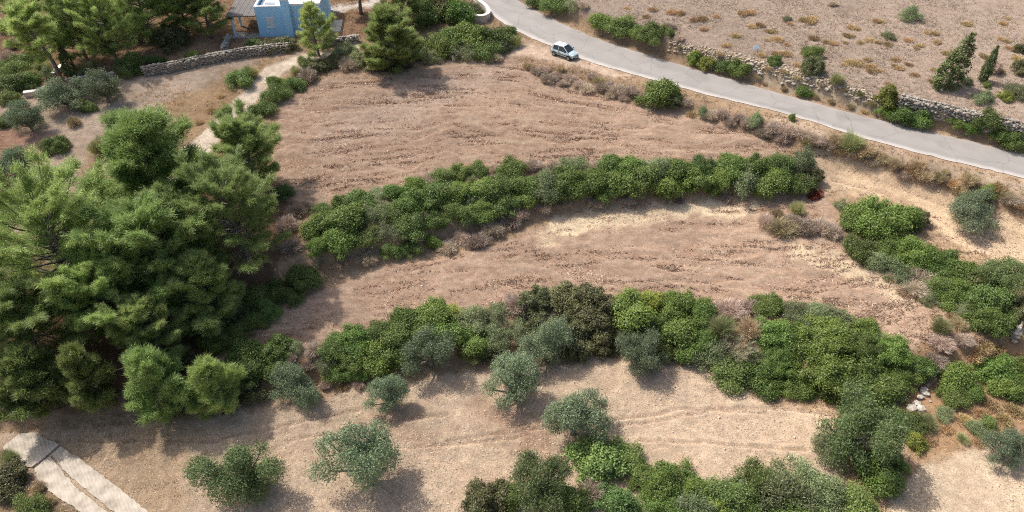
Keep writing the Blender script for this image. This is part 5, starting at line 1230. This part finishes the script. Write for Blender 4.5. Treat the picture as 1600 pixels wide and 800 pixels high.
# ------------------------------------------------------------------ the parked car
def build_car(loc, rz):
    car = empty('parked_car', loc, rz); tag(car, "small silver-blue five-door hatchback parked on the roadside gravel", 'car')
    # local x forward; outline stations: (x, half width low, half width waist, z sill, z waist, roof half width, z roof)
    body = bmesh.new(); st = [(-1.72, .60, .66, .36, .86), (-1.66, .70, .74, .24, .93), (-1.2, .73, .76, .20, .95), (-.3, .74, .77, .20, .93), (.55, .74, .77, .20, .91), (1.0, .73, .74, .22, .86), (1.45, .69, .68, .24, .74), (1.66, .60, .58, .30, .62), (1.72, .52, .50, .36, .52)]
    rings = []
    for x, wl, ww, zs, zw in st:
        pr_ = [(-wl, zs), (-ww * 1.0, zs + (zw - zs) * .35), (-ww, zs + (zw - zs) * .75), (-ww * .93, zw), (0, zw + .035), (ww * .93, zw), (ww, zs + (zw - zs) * .75), (ww, zs + (zw - zs) * .35), (wl, zs)]
        rings.append([body.verts.new((x, y, z)) for y, z in pr_])
    for i in range(len(rings) - 1):
        for k in range(9):
            body.faces.new((rings[i][k], rings[i][(k + 1) % 9], rings[i + 1][(k + 1) % 9], rings[i + 1][k]))
    body.faces.new(rings[0]); body.faces.new(rings[-1][::-1])
    bmesh.ops.recalc_face_normals(body, faces=body.faces[:])
    me = bpy.data.meshes.new('body'); body.to_mesh(me); body.free(); me.materials.append(M['carpaint']); me.polygons.foreach_set("use_smooth", np.ones(len(me.polygons), bool))
    bo = link('body', me, car)
    sub = bo.modifiers.new('round', 'SUBSURF'); sub.levels = 1; sub.render_levels = 1
    # cabin: pillars and roof in body colour round dark glass
    B = {'rb': (-1.62, .70, .93), 'fb': (.92, .72, .90), 'rt': (-1.30, .56, 1.44), 'ft': (.12, .56, 1.47)}
    def q(k, s): x, y, z = B[k]; return Vector((x, s * y, z))
    rm = MB(); top = []
    for x, w, z in ((-1.36, .50, 1.42), (-1.15, .57, 1.475), (-.5, .59, 1.515), (.02, .57, 1.495), (.17, .53, 1.455)):
        top.append([(x, -w, z - .05), (x, -w * .75, z), (x, 0, z + .015), (x, w * .75, z), (x, w, z - .05)])
    for i in range(4):
        for k in range(4): rm.add([top[i][k], top[i + 1][k], top[i + 1][k + 1], top[i][k + 1]], [(0, 1, 2, 3)])
    ro = rm.build('roof', M['roofpaint'], car, smooth=True); so = ro.modifiers.new('thick', 'SOLIDIFY'); so.thickness = 0.03
    def pane(name, c4, mat, parent, off=0.0):
        c4 = [Vector(c) for c in c4]; n = (c4[1] - c4[0]).cross(c4[3] - c4[0]).normalized(); mb = MB()
        mb.add([c + n * off for c in c4] + [c + n * (off - 0.02) for c in c4], [(0, 1, 2, 3), (7, 6, 5, 4), (0, 4, 5, 1), (1, 5, 6, 2), (2, 6, 7, 3), (3, 7, 4, 0)])
        return mb.build(name, mat, parent)
    pane('windscreen', [(.90, -.64, .90), (.90, .64, .90), (.16, .52, 1.43), (.16, -.52, 1.43)], M['darkglass'], car)
    pane('rear_window', [(-1.60, .60, .98), (-1.60, -.60, .98), (-1.37, -.49, 1.38), (-1.37, .49, 1.38)], M['darkglass'], car)
    for s in (-1, 1):
        def sp(x, t): return (x, s * (.735 - .165 * t), .93 + .49 * t)
        def swin(x0, x1, x2, x3): return [sp(x0, .06), sp(x1, .06), sp(x2, .94), sp(x3, .94)] if s < 0 else [sp(x1, .06), sp(x0, .06), sp(x3, .94), sp(x2, .94)]
        pane('side_window', swin(-.42, .66, .06, -.40), M['darkglass'], car); pane('side_window', swin(-1.30, -.52, -.50, -1.18), M['darkglass'], car)
        for a_, b_ in (((.98, .71, .90), (.14, .55, 1.45)), ((-.47, .735, .92), (-.45, .575, 1.45)), ((-1.58, .69, .94), (-1.30, .53, 1.42)), ((-1.36, .725, .93), (-1.22, .56, 1.43))):
            MB().tube([(a_[0], s * a_[1], a_[2]), (b_[0], s * b_[1], b_[2])], 0.045, 6).build('pillar', M['carpaint'], car)
        MB().box(-1.25, 1.0, s * .765 - .012, s * .765 + .012, .50, .56).build('rub_strip', M['black'], car)
        d1 = MB().box(-.46, -.445, s * .772 - .006, s * .772 + .006, .30, .90).build('door_gap', M['black'], car)
        hd = MB().box(-.36, -.20, s * .785 - .015, s * .785 + .015, .76, .80).build('door_handle', M['black'], car); MB().box(-1.18, -1.02, s * .785 - .015, s * .785 + .015, .76, .80).build('door_handle', M['black'], car)
        MB().box(.58, .72, s * .86 - .09, s * .86 + .09, .92, 1.05).build('mirror', M['black'], car, bevel=0.03)
        h = MB().box(1.44, 1.62, s * .50 - .12, s * .50 + .12, .55, .72).build('headlight', M['lamp'], car, bevel=0.04)
        MB().box(-1.73, -1.64, s * .60 - .07, s * .60 + .07, .60, .92).build('tail_light', M['red'], car, bevel=0.02)
        for x in (-1.12, 1.08):
            wh = empty('wheel', (x, s * .70, .28)); wh.parent = car
            MB().tube([(0, -.085, 0), (0, .085, 0)], 0.28, 18).build('tyre', M['rubber'], wh, bevel=0.0)
            MB().tube([(0, s * .02, 0), (0, s * .095, 0)], 0.175, 14).build('rim', M['rim'], wh)
            MB().tube([(x, s * .50, .30), (x, s * .765, .30)], 0.33, 16).build('wheel_arch', M['black'], car)
    MB().box(1.52, 1.76, -.56, .56, .26, .44).build('bumper', M['black'], car, bevel=0.05); MB().box(-1.77, -1.60, -.62, .62, .28, .46).build('bumper', M['black'], car, bevel=0.05)
    MB().box(1.762, 1.775, -.23, .23, .31, .41).build('number_plate', M['plate'], car); MB().box(1.66, 1.735, -.25, .25, .50, .56).build('grille', M['black'], car)
    MB().tube([(.95, -.35, .93), (.75, .25, .985)], 0.012, 4).build('wiper', M['black'], car)
    return car
c1 = P(866, 85); c2 = P(899, 96); ce = P(882, 88)
cdir = math.atan2(c2.y - c1.y, c2.x - c1.x)
build_car((ce.x, ce.y, ce.z + 0.01), cdir)

# ------------------------------------------------------------------ loose cover: grass, straw, stones
def scatter(n, box):
    """random ground points whose pixel lies in the box"""
    out = []
    x0, y0, x1, y1 = box
    X = rng.uniform(-100, 100, n * 5); Y = rng.uniform(20, 150, n * 5)
    Z = height(X, Y); a, b, d = to_px(X, Y, Z)
    k = (a > x0) & (a < x1) & (b > y0) & (b < y1)
    return X[k][:n], Y[k][:n], Z[k][:n], a[k][:n], b[k][:n]

def zone_w(name, a, b): return inside(a, b, ZONES[name][0])

def grass(name, label, X, Y, Z, hts, cols, nb=6, wid=0.035, flop=0.8):
    n = len(X); c = np.repeat(np.stack([X, Y, Z - 0.01], 1), nb, 0); m_ = n * nb
    c[:, :2] += rng.standard_normal((m_, 2)) * 0.09
    d = rdir(m_); d[:, 2] = np.abs(d[:, 2]) * 0.6 + (1.0 - flop * 0.5); d /= np.linalg.norm(d, axis=1)[:, None]
    L = np.repeat(hts, nb) * rng.uniform(0.5, 1.2, m_)
    v, f = blades(c, d, rdir(m_), L, wid * rng.uniform(0.6, 1.5, m_), quad=False)
    col = np.repeat(cols, nb, 0) * rng.uniform(0.65, 1.30, (m_, 1)); col = np.repeat(np.concatenate([col, np.ones((m_, 1))], 1), 3, 0)
    o = link(name, mesh_np(name, v, f, M['grass'], {"col": col})); o["kind"] = "stuff"; tag(o, label, 'grass'); return o

def pick(pal, n): return np.array(pal)[rng.integers(0, len(pal), n)]
# hillside
X, Y, Z, a, b = scatter(95000, (760, -60, 1680, 260)); k = (zone_w('hill', a, b) > 0) & (fbm(X * .25, Y * .25, 3) + 0.45 * rng.random(len(X)) > 0.52)
pal = [(0.42, 0.34, 0.26), (0.34, 0.27, 0.21), (0.50, 0.42, 0.33), (0.38, 0.31, 0.26), (0.44, 0.33, 0.21)]
patch = 0.80 + 0.45 * fbm(X[k] * .12 + 80, Y[k] * .12, 3)
grass('hillside_dry_grass', "grey-brown dry grass covering the hillside above the road", X[k], Y[k], Z[k], rng.uniform(0.12, 0.34, k.sum()), pick(pal, k.sum()) * patch[:, None], 5, 0.04, 1.3)
# verges and banks: everywhere outside the fields
X, Y, Z, a, b = scatter(75000, (-60, -40, 1680, 820))
dens = np.ones(len(X), bool)
for nm in ('hill', 'upper', 'middle', 'dfield', 'olive', 'jfield', 'track', 'path', 'needle', 'layby', 'cream', 'yard'): dens &= zone_w(nm, a, b) < 2
dens &= road_gap(X, Y) > 0.15
dens &= fbm(X * .35 + 50, Y * .35, 3) + 0.3 * rng.random(len(X)) > 0.50
k = dens
pal = [(0.46, 0.33, 0.17), (0.42, 0.26, 0.11), (0.36, 0.27, 0.18), (0.50, 0.40, 0.25), (0.30, 0.22, 0.16)]
grass('verge_dry_grass', "tan and ochre dry grass along banks and road verges", X[k], Y[k], Z[k], rng.uniform(0.15, 0.42, k.sum()), pick(pal, k.sum()), 6, 0.045)
# straggling growth in the yard and at the weedy end of the olive field
X, Y, Z, a, b = scatter(60000, (-20, 60, 620, 820)); n_ = fbm(X * .3 + 9, Y * .3, 3)
k = ((zone_w('weedy', a, b) > -6) & (n_ > 0.45)) | ((zone_w('yard', a, b) > 0) & (n_ > 0.60)) | (zone_w('yardgrass', a, b) > -3) & (n_ > 0.42) | (zone_w('yardgrass2', a, b) > -3) & (n_ > 0.46) | (zone_w('trackside', a, b) > -2) | ((zone_w('cornerlo', a, b) > 0) & (n_ > 0.4))
k &= zone_w('track', a, b) < 0
k &= ~((near_line(a, b, [(96, 705), (160, 752), (230, 805)]) < 16) | (near_line(a, b, [(60, 735), (110, 775), (150, 805)]) < 14) | (np.hypot(a - 50, b - 702) < 34))
pal = [(0.44, 0.31, 0.16), (0.38, 0.25, 0.13), (0.48, 0.38, 0.22), (0.34, 0.26, 0.12)]
grass('weedy_dry_grass', "straggling brown grass in the yard and by the concrete track", X[k], Y[k], Z[k], rng.uniform(0.10, 0.32, k.sum()), pick(pal, k.sum()), 5, 0.035)
# grass on the strip between the two wheel slabs
X, Y, Z, a, b = scatter(60000, (80, 700, 300, 850)); k = near_line(a, b, [(98, 732), (130, 760), (165, 785), (215, 830)]) < 7
grass('median_dry_grass', "brown grass growing between the two concrete wheel slabs", X[k], Y[k], Z[k], rng.uniform(0.10, 0.28, k.sum()), pick(pal, k.sum()), 6, 0.03)

# straw lying on the fields
def straw(name, label, zn, n, box, pal, ln=(0.10, 0.26), wd=0.035):
    X, Y, Z, a, b = scatter(n, box); k = np.zeros(len(X), bool)
    for z in zn: k |= zone_w(z, a, b) > 1
    k &= road_gap(X, Y) > 0.3
    X, Y, Z = X[k], Y[k], Z[k]; m_ = len(X)
    c = np.stack([X, Y, Z + rng.uniform(0.0, 0.07, m_)], 1); d = rdir(m_); d[:, 2] *= 0.35; d /= np.linalg.norm(d, axis=1)[:, None]
    nn = rdir(m_) * 0.6 + np.array([0, 0, 1.0])
    v, f = blades(c, d, nn, rng.uniform(*ln, m_), wd * rng.uniform(0.6, 1.4, m_))
    col = pick(pal, m_) * rng.uniform(0.8, 1.15, (m_, 1)); col = np.repeat(np.concatenate([col, np.ones((m_, 1))], 1), 4, 0)
    o = link(name, mesh_np(name, v, f, M['grass'], {"col": col})); o["kind"] = "stuff"; tag(o, label, 'straw')
straw('field_straw', "pale straw scattered over the olive field", ('olive', 'jfield'), 120000, (-20, 550, 1620, 830), [(0.66, 0.55, 0.40), (0.58, 0.45, 0.32), (0.44, 0.31, 0.22), (0.34, 0.24, 0.17)])
straw('hay_litter', "brown hay lying in raked rows on the two middle fields", ('upper', 'middle', 'cream', 'dfield'), 110000, (380, 80, 1620, 570), [(0.54, 0.40, 0.29), (0.44, 0.30, 0.21), (0.32, 0.20, 0.14), (0.60, 0.48, 0.35), (0.24, 0.15, 0.11)], (0.18, 0.50), 0.05)
# rows of darker hay left by the rake, following the curve of the terraces
def hay_rows():
    r = random.Random(9); C, D_ = [], []
    def slope(f, x): return (f(x + 0.6) - f(x - 0.6)) / 1.2
    jobs = [('upper', 250, bank2, bank3, (420, 90, 1240, 320)), ('middle', 190, bank1, bank2, (400, 300, 1480, 560))]
    for zn, n, f0, f1, bx in jobs:
        done = 0; tries = 0
        while done < n and tries < 6000:
            tries += 1
            p = P(r.uniform(bx[0], bx[2]), r.uniform(bx[1], bx[3])); a_, b_, _d = to_px(p.x, p.y, p.z)
            if inside(np.array([a_]), np.array([b_]), ZONES[zn][0])[0] < 6: continue
            done += 1; L = r.uniform(1.0, 4.0) if r.random() < 0.55 else r.uniform(5, 15); x, y = p.x, p.y; st = 0.05; m = r.uniform(-0.14, 0.14); wv = r.uniform(0.2, 0.7); ph = r.uniform(0, 6)
            dens = r.uniform(0.25, 1.0); s_ = 0; gp = r.uniform(0, 99)
            while s_ < L:
                q = np.clip((y - f0(x)) / max(f1(x) - f0(x), 1), 0, 1); sl = float(slope(f0, x) * (1 - q) + slope(f1, x) * q) * 0.8 + m + wv * 0.25 * math.sin(s_ * 0.8 + ph)
                n_ = math.hypot(1, sl); x += st / n_; y += sl * st / n_; s_ += st
                fade = math.sin(math.pi * min(1, s_ / L)) ** 0.5 * dens * (0.25 + 1.2 * _tab[int(s_ * 3 + gp) & 255, int(gp * 7) & 255])
                for _k in range(3):
                    if r.random() < fade: C.append((x + r.gauss(0, .10), y + r.gauss(0, .13), 0)); D_.append((1 / n_, sl / n_, 0))
    C = np.array(C); D_ = np.array(D_); m_ = len(C)
    C[:, 2] = height(C[:, 0], C[:, 1]) + rng.uniform(0.02, 0.14, m_)
    d = D_ * 0.6 + rdir(m_) * 0.8; d /= np.linalg.norm(d, axis=1)[:, None]
    v, f = blades(C, d, rdir(m_) * 0.8 + np.array([0, 0, 0.6]), rng.uniform(0.15, 0.40, m_), rng.uniform(0.04, 0.09, m_))
    col = pick([(0.34, 0.235, 0.17), (0.27, 0.18, 0.13), (0.42, 0.30, 0.21)], m_) * rng.uniform(0.75, 1.1, (m_, 1)); col = np.repeat(np.concatenate([col, np.ones((m_, 1))], 1), 4, 0)
    o = link('hay_rows', mesh_np('hay_rows', v, f, M['grass'], {"col": col})); o["kind"] = "stuff"; tag(o, "broken dark rows of raked hay on the two brown fields", 'hay')
hay_rows()
# small stones turned up by the plough
X, Y, Z, a, b = scatter(2600, (0, 100, 1600, 800)); k = np.zeros(len(X), bool)
for z in ('olive', 'upper', 'middle', 'jfield', 'weedy', 'yard', 'dfield', 'layby', 'ravine'): k |= zone_w(z, a, b) > 2
k &= road_gap(X, Y) > 0.4
o = stones_joined('field_stones', list(zip(X[k], Y[k], Z[k] + 0.03)), list(0.07 + 0.16 * rng.random(k.sum()) ** 3), M['whitestone']); tag(o, "small pale stones scattered over fields and yard", 'stones')
